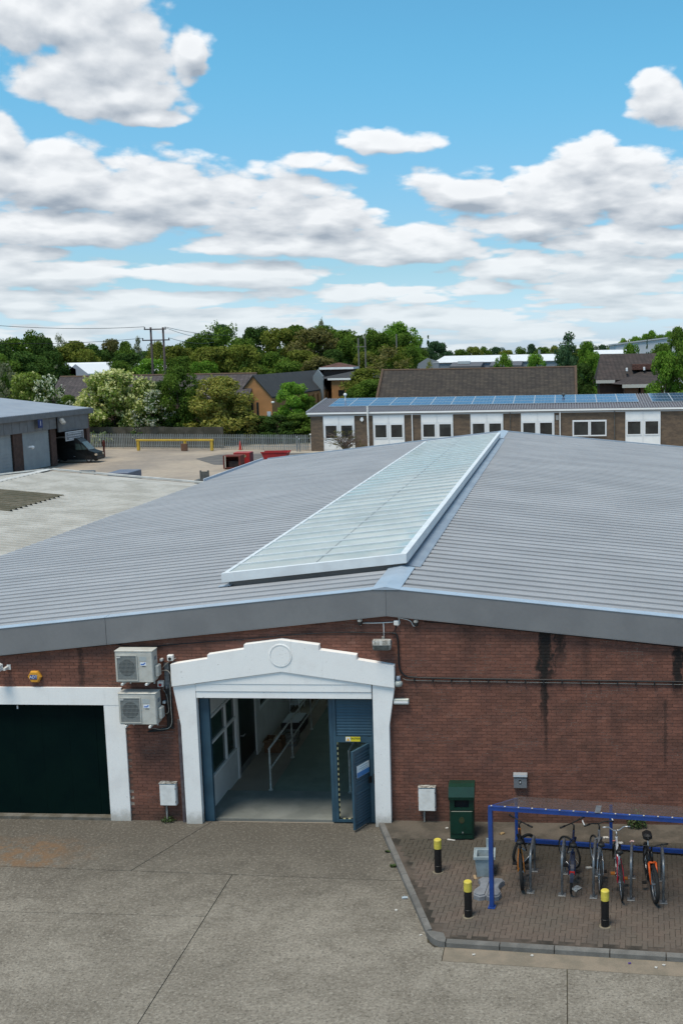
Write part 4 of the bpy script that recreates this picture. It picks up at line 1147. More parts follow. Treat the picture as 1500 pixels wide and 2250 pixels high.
def bicycle(label, loc, rz, steer, lean, frame, fork, tyre_r=.024, R=.325, bar='flat', saddle_h=.90, stay=None, extras=(), barcol=BLACK, rimm=None, bar_up=1.0, stem=BLACK):
    r = T('bicycle', label, 'bicycle', (loc[0], loc[1], PZ), rz, group='bicycles parked under the cycle shelter')
    cl, sl_ = math.cos(lean), math.sin(lean)
    Ln = lambda p: (p[0], p[1] * cl - p[2] * sl_, p[1] * sl_ + p[2] * cl)          # lean about the ground line
    R0 = R + tyre_r
    wb = 1.07
    ht, hb = np.array((.82, 0, .94)), np.array((.872, 0, .745))
    ax = (ht - hb) / np.linalg.norm(ht - hb); K = Matrix.Rotation(steer, 3, Vector(ax))
    St = lambda p: Ln(tuple(K @ Vector(np.array(p, float) - hb) + Vector(hb)))
    bb = (.44, 0, .28); stt = (.27, 0, .78); ra_ = (0, 0, R0); fa = (wb, 0, R0)
    f = MB(); q = .019
    f.tube([ht, hb], .024, 8, Ln); f.tube([stt, bb], q, 8, Ln); f.tube([hb + ax * .03, bb], q * 1.2, 8, Ln); f.tube([ht - ax * .03, (.285, 0, .74)], q, 8, Ln)
    fr = P(r, 'frame', f, frame, sm=True)
    f = MB()
    for s in (-.055, .055):
        f.tube([(.285, s * .5, .72), (.17, s, .55), (0, s * 1.15, R0)], .011, 6, Ln); f.tube([bb, (.3, s, .285), (0, s * 1.15, R0)], .012, 6, Ln)
    P(r, 'rear_stays', f, stay or frame, sm=True)
    f = MB(); cr = hb - ax * .02
    f.tube([cr - np.array((0, .07, 0)), cr + np.array((0, .07, 0))], .022, 6, St)
    for s in (-.07, .07): f.tube([cr + np.array((0, s, 0)), cr * .5 + np.array(fa) * .5 + np.array((-.005, s, 0)), np.array(fa) + np.array((0, s, 0))], [.021, .019, .011], 6, St)
    P(r, 'fork', f, fork, sm=True)
    for c, tf in ((ra_, Ln), (fa, St)):
        w = P(r, 'wheel', MB().torus(c, R, tyre_r, 32, 8, tf), RUBBER, sm=True)
        P(w, 'rim', MB().torus(c, R - tyre_r * .9, .011, 32, 4, tf), rimm or CHROME, sm=True)
        sp = MB()
        for k in range(14):
            a = 2 * math.pi * k / 14 + .1; sp.tube([(c[0], (.02 if k % 2 else -.02), c[2]), (c[0] + (R - .02) * math.cos(a), 0, c[2] + (R - .02) * math.sin(a))], .0022, 3, tf, cap=False)
        sp.tube([(c[0], -.05, c[2]), (c[0], .05, c[2])], .022, 8, tf); P(w, 'spokes', sp, STEEL)
    P(r, 'seat_post', MB().tube([stt, (.22, 0, saddle_h)], .014, 6, Ln), CHROME)
    s = MB(); sx = .20
    prof = [(-.13, .0, .0), (-.12, .075, .015), (-.02, .070, .015), (.06, .028, .01), (.15, .018, .005), (.165, .0, .0)]
    vs = []
    for x, hw, dz_ in prof: vs += [(sx + x, -hw, saddle_h + dz_), (sx + x, -hw * .7, saddle_h + .035 + dz_), (sx + x, hw * .7, saddle_h + .035 + dz_), (sx + x, hw, saddle_h + dz_), (sx + x, 0, saddle_h - .02)]
    s.add([Ln(p) for p in vs], [(i * 5 + j, i * 5 + (j + 1) % 5, i * 5 + 5 + (j + 1) % 5, i * 5 + 5 + j) for i in range(5) for j in range(5)])
    P(r, 'saddle', s, BLACK, sm=True)
    stem_t = ht + ax * .08 * bar_up; clamp = stem_t + np.array((.07, 0, .03))
    P(r, 'stem', MB().tube([ht, stem_t, clamp], .017, 8, St), stem, sm=True)
    b = MB(); hw = .31
    if bar == 'flat': pts = [(-.03, -hw, .03), (-.02, -.12, .015), (0, -.04, 0), (0, .04, 0), (-.02, .12, .015), (-.03, hw, .03)]
    elif bar == 'riser': pts = [(-.07, -hw + .03, .10), (-.03, -.16, .085), (0, -.06, .0), (0, .06, 0), (-.03, .16, .085), (-.07, hw - .03, .10)]
    else: pts = [(-.05, -hw, .02), (-.01, -.13, .03), (.01, -.05, .0), (.01, .05, 0), (-.01, .13, .03), (-.05, hw, .02)]
    ps = [clamp + np.array(p) for p in pts]
    hbar = P(r, 'handlebar', b.tube(ps, .0135, 8, St), barcol, sm=True)
    for a_, b_ in ((ps[0], ps[1]), (ps[-1], ps[-2])):
        d = (b_ - a_) / np.linalg.norm(b_ - a_)
        if bar != 'riser': P(hbar, 'grip', MB().tube([a_ - d * .01, a_ + d * .12], .020, 8, St), BLACK, sm=True)
        P(hbar, 'brake_lever', MB().tube([a_ + d * .15, a_ + d * .13 + np.array((.05, 0, -.02)), a_ + d * .03 + np.array((.06, 0, -.03))], .008, 5, St), CHROME if bar != 'flat' else BLACK)
        if bar == 'tips':
            P(hbar, 'bar_end', MB().tube([a_, a_ + np.array((.06, 0, .03)), a_ + np.array((.12, 0, .05)), a_ + np.array((.17, .02 * np.sign(-a_[1]), .05))], .014, 6, St), pm('white_bar_end', (.75, .75, .74), rough=.4), sm=True)
    c = MB(); c.torus((bb[0], -.05, bb[2]), .085, .006, 20, 4, Ln); c.tube([(bb[0], -.06, bb[2]), (bb[0], .06, bb[2])], .02, 8, Ln)
    c.tube([(bb[0], -.075, bb[2]), (bb[0] + .12, -.08, bb[2] - .115)], .011, 6, Ln); c.tube([(bb[0], .075, bb[2]), (bb[0] - .12, .08, bb[2] + .115)], .011, 6, Ln)
    c.tube([(bb[0], -.05, bb[2] + .085), (0, -.04, R0 + .04)], .004, 4, Ln); c.tube([(bb[0], -.05, bb[2] - .085), (0, -.04, R0 - .04)], .004, 4, Ln)
    P(r, 'crankset', c, BLACK if 'dark' in extras else STEEL)
    for x, y_, z in ((bb[0] + .12, -.13, bb[2] - .115), (bb[0] - .12, .13, bb[2] + .115)):
        P(r, 'pedal', MB().box((x - .05, y_ - .045, z - .012), (x + .05, y_ + .045, z + .012), Ln), pm('pedal_amber', (.35, .12, .02), rough=.5) if 'amber' in extras else BLACK)
    if 'mudguard' in extras:
        m = MB(); vs = []
        for k in range(13):
            a = math.radians(20 + k * 13); 
            for y_ in (-.035, .035): vs.append(Ln((ra_[0] + (R0 + .025) * math.cos(a), y_, ra_[2] + (R0 + .025) * math.sin(a))))
            for y_ in (.035, -.035): vs.append(Ln((ra_[0] + (R0 + .032) * math.cos(a), y_, ra_[2] + (R0 + .032) * math.sin(a))))
        m.add(vs, [(k * 4 + j, k * 4 + (j + 1) % 4, k * 4 + 4 + (j + 1) % 4, k * 4 + 4 + j) for k in range(12) for j in range(4)])
        P(r, 'mudguard', m, pm('navy_mudguard', (.02, .025, .045), rough=.4))
    if 'reflector' in extras:
        P(r, 'reflector', MB().box((-.33, -.05, .52), (-.30, .05, .58), Ln), pm('red_reflector', (.55, .02, .012), rough=.3))
        P(r, 'rear_lamp', MB().box((-.335, -.04, .44), (-.30, .04, .515), Ln), pm('grey_lamp', (.22, .22, .22), rough=.4))
    if 'sleeve' in extras:
        P(r, 'frame_band', MB().tube([(.72, 0, .60), (.56, 0, .42)], .026, 8, Ln), pm('bike_red', (.42, .012, .03), rough=.35), sm=True)
    if 'headtube' in extras: P(r, 'head_tube_sleeve', MB().tube([ht - ax * .01, hb + ax * .02], .029, 8, Ln), ORG, sm=True)
    if 'bag' in extras:
        P(r, 'saddle_cover', MB().cbox((.02, -.09, saddle_h - .05), (.30, .09, saddle_h + .09), .04, Ln), BLACK)
    return r


ORG = pm('bike_orange', (.62, .20, .02), (.55, .17, .02), scale=6, rough=.35)
ORG2 = pm('bike_bright_orange', (.75, .11, .012), rough=.35, fine=.05)
NAVY = pm('bike_navy', (.012, .022, .065), rough=.35)
BKF = pm('bike_black', (.012, .013, .015), rough=.3)
SILV = pm('bike_silver', (.62, .63, .66), rough=.3, metal=.2)
GRYF = pm('bike_grey', (.16, .17, .19), rough=.4)
REDF = pm('bike_red', (.42, .012, .03), rough=.35)
H = math.pi / 2
bicycle('black bicycle with orange rear stays and wide tyres, front wheel turned hard right', (-.905, -3.60 + .33), H + .04, -.75, -.05, BKF, BKF, .032, .325, 'flat', stay=ORG, extras=('dark', 'headtube'))
bicycle('navy bicycle with red rear reflector and front wheel turned left', (.06, -3.70 + .34), H - .02, .72, .06, NAVY, NAVY, .021, .335, 'flat', stay=NAVY, extras=('mudguard', 'reflector', 'dark'), bar_up=1.4)
bicycle('grey bicycle with curved white handlebar ends behind the third bollard', (.63, -3.66 + .34), H + .03, .32, .05, GRYF, GRYF, .020, .33, 'tips', stay=CHROME, extras=('dark',), barcol=BLACK)
bicycle('silver and red bicycle with swept silver handlebar', (1.05, -3.98 + .34), H + .04, .0, -.03, SILV, BKF, .022, .33, 'riser', stay=REDF, extras=('sleeve', 'amber'), barcol=CHROME, stem=CHROME)
bicycle('black bicycle with bright orange fork and fat tyres facing outwards', (1.62, -2.65), -H + .06, .06, .03, BKF, ORG2, .040, .325, 'flat', stay=BKF, extras=('dark', 'bag'), saddle_h=.95)

# ------------------------------------------------------------------ litter and weeds
PAPR = pm('crumpled_paper', (.50, .49, .46), (.36, .35, .33), scale=20, rough=.8)


def paper(px, py, w, d, rz, label, name='paper_scrap', m=None, z=PZ):
    p = at(px, py, z=z); mb = MB(); n = 5; vs = []
    for i in range(n):
        for j in range(n): vs.append(((i / 4 - .5) * w + rnd.uniform(-.1, .1) * w * .4, (j / 4 - .5) * d + rnd.uniform(-.1, .1) * d * .4, .006 + rnd.uniform(0, .22) * min(w, d)))
    mb.add(vs, [(i * n + j, i * n + j + 1, i * n + n + j + 1, i * n + n + j) for i in range(n - 1) for j in range(n - 1)])
    mb.add([(v[0], v[1], 0.001) for v in vs], [(i * n + j, i * n + n + j, i * n + n + j + 1, i * n + j + 1) for i in range(n - 1) for j in range(n - 1)])
    TM(name, mb, m or PAPR, label, 'litter', loc=(p[0], p[1], z), rz=rz)


paper(1265, 1954, .15, .22, -.6, 'crumpled white paper beside the navy bicycle rear wheel')
paper(1294, 1907, .16, .10, .3, 'crumpled white paper left of the grey bicycle hoop')
paper(1330, 1841, .12, .10, .2, 'white scrap on the dirt strip behind the grey bicycle')
paper(1345, 1848, .14, .04, .1, 'pink wrapper on the dirt strip behind the grey bicycle', m=pm('pink_wrapper', (.42, .15, .12), rough=.6))
paper(1387, 1850, .10, .08, .9, 'reddish wrapper on the dirt strip behind the silver bicycle', m=pm('red_wrapper', (.30, .10, .10), (.5, .4, .4), scale=30, rough=.6))
paper(1363, 1853, .10, .09, 1.9, 'pale wrapper at the wall foot left of the silver bicycle')
paper(981, 1820, .07, .06, .4, 'white paper ball left of the green bin at the wall foot')
paper(991, 1846, .18, .05, -.3, 'torn white paper at the corner of the green bin')
paper(1102, 1832, .12, .09, .8, 'dry brown leaf on the strip behind the shelter post', 'dry_leaf', pm('dry_leaf', (.28, .20, .10), (.18, .12, .06), scale=12, rough=.8))
paper(1043, 1928, .05, .20, .25, 'buff card strip leaning beside the open tub', 'card_strip', pm('buff_card', (.34, .24, .14), rough=.8))
paper(889, 1973, .12, .09, .2, 'flattened clear bottle on the concrete outside the kerb', 'crushed_bottle', pm('crushed_plastic', (.34, .40, .44), rough=.25), 0.0)
paper(1382, 2117, .05, .04, .2, 'purple wrapper in the channel below the front kerb', m=pm('purple_wrapper', (.06, .03, .16), rough=.5), z=0.0)
for px, py in ((870, 2000), (924, 2055), (1168, 2100), (1440, 2126), (1457, 2121), (1040, 2098)):
    paper(px, py, .05, .05, px, 'small white litter scrap lying along the kerb', z=0.0)
for o in bpy.data.objects:
    if o.get('label') == 'small white litter scrap lying along the kerb': o['group'] = 'litter scraps along the kerb'
WEED = pm('weed_green', (.030, .060, .014), (.055, .085, .02), scale=12, rough=.7, island=.35)


def tuft(x, y, z, w, h, n, seed, label):
    q = random.Random(seed); mb = MB()
    for k in range(n):
        a = q.uniform(0, 6.28); rr = w * math.sqrt(q.random()); bx, by = rr * math.cos(a), rr * math.sin(a) * .6
        hh = h * q.uniform(.3, 1) * (1 - .5 * rr / w); l = q.uniform(.018, .042); b_ = q.uniform(0, 6.28); c_, s_ = math.cos(b_) * l, math.sin(b_) * l
        zz = hh * q.random()
        mb.add([(bx, by, zz), (bx + c_, by + s_, zz + l * .5), (bx + c_ * 1.2 - s_ * .4, by + s_ * 1.2 + c_ * .4, zz + l), (bx - s_ * .5, by + c_ * .5, zz + l * .7)], [(0, 1, 2, 3)])
    t_ = T('weed', label, 'weed', (x, y, z)); P(t_, 'leaves', mb, WEED)
    st = MB()
    for k in range(6): st.tube([(0, 0, 0), (w * .3 * math.cos(k), w * .2 * math.sin(k), h * .5), (w * .6 * math.cos(k), w * .4 * math.sin(k), h * .85)], .005, 4)
    P(t_, 'stem', st, WEED)


p = at(373, 1803, z=0); tuft(p[0], -.08, 0, .17, .16, 130, 1, 'small green weed at the wall foot below the left cabinet')
p = at(1408, 1850, z=PZ); tuft(p[0] - .05, -.20, PZ, .22, .55, 420, 2, 'tall green weed growing at the wall behind the silver bicycle')
p = at(850, 1880, z=0); tuft(KL(-1.5) - .05, -1.5, 0, .05, .035, 40, 3, 'low weed in the joint outside the upper kerb'); tuft(KL(-2.2) - .06, -2.2, 0, .07, .04, 60, 4, 'low spreading weed in the joint outside the middle kerb')

# ------------------------------------------------------------------ things in the passage
RAILM = pm('rail_paint', (.46, .47, .44), (.30, .29, .26), scale=9, rough=.5, fine=.06)
for x, y0, n, lab in ((-7.38, 1.95, 5, 'pale tubular handrail between the floor and the matting in the passage'), (-5.35, 1.85, 5, 'pale tubular handrail seen through the wicket opening')):
    r = T('handrail', lab, 'handrail', (x, y0, 0), group='tubular handrails in the passage')
    L = 2.32 * (n - 1)
    for k in range(n):
        P(r, 'post', MB().tube([(0, k * 2.32, 0), (0, k * 2.32, 1.06)], .026, 8).lathe([(.06, 0), (.055, .02), (.03, .035)], 10, (0, k * 2.32, 0)), RAILM, sm=False)
    P(r, 'top_rail', MB().tube([(0, -.03, 1.08), (0, L, 1.08)], .027, 8), RAILM, sm=True); P(r, 'mid_rail', MB().tube([(0, .03, .55), (0, L, .55)], .022, 8), RAILM, sm=True)
CARD = pm('cardboard', (.17, .095, .05), (.13, .075, .042), scale=4, rough=.85)
r = T('cardboard_box', 'open brown cardboard box on the passage matting beside the door', 'box', (-8.05, 5.0, -.20))
m = MB(); m.box((-.25, -.22, 0), (.25, -.20, .5)); m.box((-.25, .20, 0), (.25, .22, .5)); m.box((-.25, -.199, 0), (-.23, .199, .5)); m.box((.23, -.199, 0), (.25, .199, .5)); m.box((-.229, -.199, 0), (.229, .199, .02))
P(r, 'box_wall', m, CARD)
P(r, 'flap', MB().box((-.25, -.36, .48), (.25, -.225, .495)), CARD)
mb = MB()
for k in range(9):
    c = (rnd.uniform(-.17, .17), rnd.uniform(-.14, .14), rnd.uniform(.35, .55)); mb.lathe([(.02, -.06), (.06, -.03), (.07, .0), (.05, .05), (.015, .065)], 8, c)
TM('packing_paper', mb, pm('packing_buff', (.34, .28, .20), (.25, .2, .15), scale=12, rough=.9), 'crumpled buff packing paper filling the cardboard box', 'packing', loc=(-8.05, 5.0, -.20), sm=True)
r = T('plastic_crate', 'clear grey crate on the matting behind the first rail post', 'crate', (-7.75, 5.6, -.20))
m = MB()
for z in (.02, .14, .26, .38): m.box((-.19, -.29, z), (.19, -.27, z + .06)); m.box((-.19, .27, z), (.19, .29, z + .06)); m.box((-.20, -.269, z), (-.18, .269, z + .06)); m.box((.18, -.269, z), (.20, .269, z + .06))
P(r, 'side', m, pm('crate_grey', (.20, .20, .19), rough=.5))
TM('stack_of_boxes', MB().cbox((-.3, -.45, 0), (.3, .45, .42), .01), pm('dark_carton', (.07, .055, .05), rough=.8), 'dark carton under white papers further along the passage', 'carton', loc=(-7.95, 6.9, -.20))
TM('paper_pile', MB().box((-.25, -.38, 0), (.22, .35, .03)).box((-.2, -.3, .031), (.27, .4, .05)), pm('paper_white', (.50, .53, .55), rough=.8), 'white papers lying on the dark carton in the passage', 'papers', loc=(-7.95, 6.9, .221))
TM('leaning_board', MB().box((0, -.35, 0), (.03, .35, 2.3)), pm('ply_board', (.20, .125, .065), (.15, .09, .05), scale=3, rough=.7), 'brown plywood board leaning by the passage wall', 'board', loc=(-8.0, 9.4, -.20))
r = T('white_shelf', 'narrow white shelf rack standing against the passage wall', 'shelf', (-8.27, 8.6, -.20))
m = MB()
for y in (-.35, .33): m.box((-.16, y, 0), (-.13, y + .03, 2.6)); m.box((.13, y, 0), (.16, y + .03, 2.6))
P(r, 'frame', m, WHITE2)
for z in (.4, .9, 1.4, 1.9, 2.4): P(r, 'shelf', MB().box((-.159, -.319, z), (.159, .329, z + .03)), WHITE2)
# ------------------------------------------------------------------ neighbouring workshop with pale roof
WKM = pm('pale_asbestos_sheet', (.42, .41, .38), (.33, .32, .29), scale=.5, rough=.8, fine=.07, fscale=6, world_pos=True, obj=.02)
wx, wz, wy0, wy1 = -32.3, 3.98, -12.0, 44.0
wk = T('workshop', 'low workshop with pale corrugated roof and a brown rooflight, left of the warehouse', 'workshop', (wx, 16, 0))
WZ = lambda x: wz - .097 * abs(x - wx)
xl, xr = -44.5, -20.0
P(wk, 'wall', MB().prism([(xl + .2, 0), (xr - .05, 0), (xr - .05, WZ(xr) - .15), (wx, wz - .15), (xl + .2, WZ(xl) - .15)], 1, wy0 + .1, wy1 - .1), SIDEM, world=True)
rfw = P(wk, 'roof', MB().prism([(xl, WZ(xl) - .12), (wx, wz - .12), (xr, WZ(xr) - .12), (xr, WZ(xr) - .03), (wx, wz - .03), (xl, WZ(xl) - .03)], 1, wy0, wy1), WKM, world=True)
pf = []
for k in range(3):
    for dy_, dz_ in ((0, 0), (.03, .06), (.20, .06), (.27, 0)): pf.append((k * .53333 + dy_, dz_))
pf.append((1.6, 0)); n = len(pf)
for xa, xb in ((xl - .05, wx - .08), (wx + .08, xr + .05)):
    m = MB(); m.add([(xa - wx, y, WZ(xa) + z) for y, z in pf] + [(xb - wx, y, WZ(xb) + z) for y, z in pf], [(i, i + n, i + n + 1, i + 1) for i in range(n - 1)])
    me = m.mesh('roof_sheet'); me.materials.append(WKM)
    for k in range(34):
        if wy0 + k * 1.6 > wy1 - 1.55: break
        o = P(rfw, 'roof_sheet', me, None); o.location = (0, wy0 + k * 1.6 - 16, rnd.uniform(-.004, .004))
CAPW = pm('pale_capping', (.52, .52, .50), (.42, .42, .40), scale=2, rough=.6, world_pos=True)
P(rfw, 'ridge_cap', MB().prism([(wx - .28, wz + .03), (wx, wz + .07), (wx + .28, wz + .03), (wx + .28, wz + .012), (wx - .28, wz + .012)], 1, wy0, wy1 + .06), CAPW, world=True)
P(rfw, 'verge_flashing', MB().prism([(wx + .285, WZ(wx + .285) + .02), (xr, WZ(xr) + .02), (xr, WZ(xr) + .12), (wx + .285, WZ(wx + .285) + .12)], 1, wy1 - .1, wy1 + .14), CAPW, world=True)
P(rfw, 'verge_flashing', MB().prism([(xl, WZ(xl) + .02), (wx - .285, WZ(wx - .285) + .02), (wx - .285, WZ(wx - .285) + .10), (xl, WZ(xl) + .10)], 1, wy1 - .1, wy1 + .12), CAPW, world=True)


def on_wk(px, py):
    d = ray(px, py); t = (wz + .097 * wx - CAM[2]) / (d[2] + .097 * d[0]); p = CAM + d * t; return p


q = [on_wk(152, 1087), on_wk(25, 1126)]
yA, yB = q[1][1], q[0][1]; xB = (q[0][0] + q[1][0]) / 2
m = MB(); zz = .052
pts_n = int((yB - yA) / .53333)
pf2 = []
for k in range(pts_n):
    for dy_, dz_ in ((0, 0), (.03, .06), (.20, .06), (.27, 0)): pf2.append((yA + k * .53333 + dy_, dz_))
n = len(pf2); xa, xb = xB - 5.2, xB
m.add([(xa, y, WZ(xa) + z + zz) for y, z in pf2] + [(xb, y, WZ(xb) + z + zz) for y, z in pf2], [(i, i + n, i + n + 1, i + 1) for i in range(n - 1)])
P(rfw, 'rooflight', m, pm('mossy_rooflight', (.115, .10, .07), (.075, .07, .045), scale=1.5, rough=.8, fine=.1, fscale=10, world_pos=True), world=True)
p = at(193, 1039, y=wy1)
P(wk, 'roof_bracket', MB().box((p[0] - .5, wy1 - .05, p[2] - .14), (p[0] - .42, wy1 + .05, p[2] + .1)).box((p[0] + .42, wy1 - .05, p[2] - .14), (p[0] + .5, wy1 + .05, p[2] + .1)).box((p[0] - .5, wy1 - .05, p[2] + .101), (p[0] + .5, wy1 + .05, p[2] + .17)), STEEL, world=True)

# ------------------------------------------------------------------ yard furniture beyond the roofs
y = 46.5
a, b = at(236, 1039, y=y), at(284, 1043, y=y)
TM('flatbed_trailer', MB().cbox((0, 0, .55), (b[0] - a[0], 2.2, a[2]), .03).box((.3, .2, 0), (.9, 2, .549)).box((b[0] - a[0] - .9, .2, 0), (b[0] - a[0] - .3, 2, .549)), pm('slate_blue_steel', (.11, .13, .18), rough=.5), 'low slate blue flat trailer standing behind the pale workshop roof', 'trailer', loc=(a[0], y, 0))
y = 66.0
a, b = at(440, 1060, y=y), at(459, 1036, y=y)
r = T('steel_stillage', 'dark steel stillage standing at the end of the pale roof', 'stillage', (a[0], y, 0))
DKS = pm('dark_grey_steel', (.06, .065, .065), (.10, .10, .095), scale=4, rough=.6)
P(r, 'panel', MB().box((0, 0, .3), (b[0] - a[0], .08, b[2])), DKS); P(r, 'lugs', MB().box((0, 0, b[2]), (.14, .08, b[2] + .09)).box((b[0] - a[0] - .14, 0, b[2]), (b[0] - a[0], .08, b[2] + .09)), DKS)
P(r, 'bed', MB().box((-.5, .081, .25), (b[0] - a[0] + .2, 1.2, a[2] + .18)), DKS)
for x in (0, b[0] - a[0] - .1): P(r, 'leg', MB().box((x, 0, 0), (x + .1, .1, .299)), DKS)

RED = pm('faded_red_paint', (.36, .018, .02), (.26, .02, .02), scale=2, rough=.5, fine=.08)
RST = pm('rusty_red', (.16, .03, .022), (.10, .03, .02), scale=4, rough=.8)
y = 83.5
a, b = at(491, 1032, y=y), at(528, 1001, y=y); w, h = b[0] - a[0], b[2]
r = T('red_stillage', 'open fronted rusty red steel container in the yard', 'container', (a[0], y, 0))
m = MB(); t = .12
m.box((0, 0, 0), (t, 1.4, h)); m.box((w - t * 1.6, 0, 0), (w, 1.4, h)); m.box((t, 0, h - t), (w - t * 1.6, 1.4, h)); m.box((t, 0, 0), (w - t * 1.6, 1.4, t)); m.box((t, 1.3, t), (w - t * 1.6, 1.4, h - t))
P(r, 'shell', m, RST); P(r, 'pale_stanchion', MB().box((t + .06, -.04, .1), (t + .16, -.001, h - .02)), pm('pale_strip', (.45, .42, .36), rough=.7))
P(r, 'load', MB().box((t + .35, .3, t), (w - t * 2.2, 1.2, h * .55)), pm('dark_load', (.03, .022, .02), (.06, .04, .03), scale=5, rough=.9))
y = 85.8
a, b = at(514, 1026, y=y), at(548.5, 994, y=y); w, h = b[0] - a[0], b[2]
r = T('red_compactor', 'bright red steel compactor panel with worn patch behind the open container', 'compactor', (a[0], y, 0))
P(r, 'body', MB().cbox((0, 0, 0), (w, 1.3, h), .04), RED); P(r, 'worn_patch', MB().prism([(w * .45, h * .72), (w * .55, h * .85), (w * .70, h * .86), (w * .80, h * .74), (w * .68, h * .62), (w * .52, h * .60)], 1, -.012, -.002), pm('worn_paint', (.40, .36, .18), (.1, .05, .04), scale=9, rough=.8))
P(r, 'dark_side', MB().box((w + .001, .02, .02), (w + .01, 1.28, h - .05)), pm('dark_red', (.10, .02, .03), rough=.6))
y = 92.0
a, b = at(574, 1004, y=y), at(630, 995, y=y)
r = T('red_skip', 'red skip half hidden behind the far roof verge', 'skip', (a[0], y, 0)); w = b[0] - a[0]
m = MB(); m.prism([(0.35, 0), (w - .35, 0), (w, b[2]), (0, b[2])], 1, 0, 1.6)
P(r, 'body', m, RED); P(r, 'rim', MB().box((-.05, -.05, b[2]), (w + .05, .08, b[2] + .12)).box((-.05, 1.52, b[2]), (w + .05, 1.66, b[2] + .12)), RED)

F0, F1 = at(188, 984, z=0), at(683, 989, z=0)
fd = (F1 - F0)[:2]; fL = float(np.linalg.norm(fd)); fa_ = math.atan2(fd[1], fd[0])
hf = float(at(500, 954, y=float(at(500, 987.5, z=0)[1]))[2])
fn = T('palisade_fence', 'grey steel palisade fence across the back of the yard', 'fence', (F0[0], F0[1], 0), fa_)
FEN = pm('fence_galvanised', (.27, .29, .29), (.21, .23, .23), scale=3, rough=.5, metal=.3, obj=.12)
pal = MB().prism([(-.060, .05), (.060, .05), (.060, hf - .14), (.018, hf), (-.018, hf), (-.060, hf - .14)], 1, -.03, -.012).mesh('pale'); pal.materials.append(FEN)
npal = int(fL / .25)
for k in range(npal):
    o = P(fn, 'pale', pal, None); o.location = (k * .25 + .08, 0, rnd.uniform(-.012, .012)); o.rotation_euler = (0, rnd.uniform(-.006, .006), 0)
po = MB().box((-.045, .0, 0), (.045, .07, hf - .08)).mesh('post'); po.materials.append(FEN)
for k in range(int(fL / 2.75) + 1): o = P(fn, 'post', po, None); o.location = (k * 2.75, .03, 0)
for z in (.35, hf - .45): P(fn, 'rail', MB().box((0, -.011, z), (fL, .028, z + .05)), FEN)
nrm = np.array([-fd[1], fd[0]]) / fL
# concrete panel wall behind the fence
hw_ = float(at(330, 938, y=112.0)[2])
W0 = F0[:2] - fd / fL * 1.0 + nrm * 2.2
cwl = T('concrete_wall', 'weathered grey concrete panel wall between palisade fence and shrubs', 'wall', (W0[0], W0[1], 0), fa_)
CWM = pm('weathered_panel', (.080, .073, .058), (.044, .042, .030), scale=.8, rough=.9, fine=.1, fscale=8, world_pos=True)
for k in range(7): P(cwl, 'panel', MB().box((k * 2.75 + .06, 0, 0), ((k + 1) * 2.75 - .06, .12, hw_ + rnd.uniform(-.04, .04))), CWM); P(cwl, 'post', MB().box((k * 2.75 - .06, -.03, 0), (k * 2.75 + .06, .15, hw_ + .06)), CWM)
# yellow barrier
a, b, c = at(305, 990, z=0), at(466, 990, z=0), at(402, 991, z=0)
bh = float(at(305, 965, y=a[1])[2])
YB = pm('barrier_yellow', (.50, .34, .04), (.42, .28, .04), scale=3, rough=.6, fine=.1)
br_ = T('height_barrier', 'yellow timber knee rail barrier in front of the palisade fence', 'barrier', (a[0], a[1], 0), math.atan2(b[1] - a[1], b[0] - a[0]))
L = float(np.linalg.norm((b - a)[:2])); lc = float(np.linalg.norm((c - a)[:2]))
P(br_, 'beam', MB().cbox((-.25, -.14, bh - .24), (L + .25, .14, bh), .03), YB)
for x in (0, lc, L): P(br_, 'post', MB().cbox((x - .16, -.12, 0), (x + .16, .12, bh - .245), .02), YB)
P(br_, 'timber_block', MB().cbox((lc - .40, -.34, 0), (lc + .38, -.145, bh * .62), .02), pm('brown_timber', (.15, .075, .045), (.11, .06, .04), scale=4, rough=.85))
p = at(528, 988, z=0); TM('traffic_cone', MB().lathe([(.24, 0), (.24, .04), (.16, .05), (.10, .62), (.05, 1.02), (.03, 1.04)], 14), pm('cone_red', (.42, .03, .02), rough=.5), 'red traffic cone standing at the palisade fence', 'cone', loc=(p[0], p[1], 0))
for px, py, h, lab in ((653, 992, 1.5, 'short grey post near the office corner'), (659, 992, 1.3, 'second short grey post near the office corner'), (683, 987, 1.6, 'white topped post at the office corner')):
    p = at(px, py, z=0); TM('yard_post', MB().tube([(0, 0, 0), (0, 0, h)], .06, 8).lathe([(.06, h), (.13, h + .04), (.13, h + .14), (.06, h + .2)], 8), STEEL if 'white' not in lab else CABW, lab, 'post', loc=(p[0], p[1], 0))
TARM = pm('worn_tarmac', (.095, .092, .09), (.14, .13, .12), scale=.8, rough=.9, world_pos=True)
m = MB(); m.prism([tuple(at(x, y, z=0)[:2]) for x, y in ((430, 1007), (470, 1020), (560, 1022), (690, 1018), (690, 994), (560, 996), (480, 998))], 2, -.05, -.045)
ST('tarmac_patch', m, TARM)
m = MB(); m.prism([tuple(at(x, y, z=0)[:2]) for x, y in ((565, 994), (700, 994), (700, 991), (610, 991))], 2, -.05, -.040)
ST('pale_paving', m, pm('pale_paving', (.36, .32, .26), rough=.9))

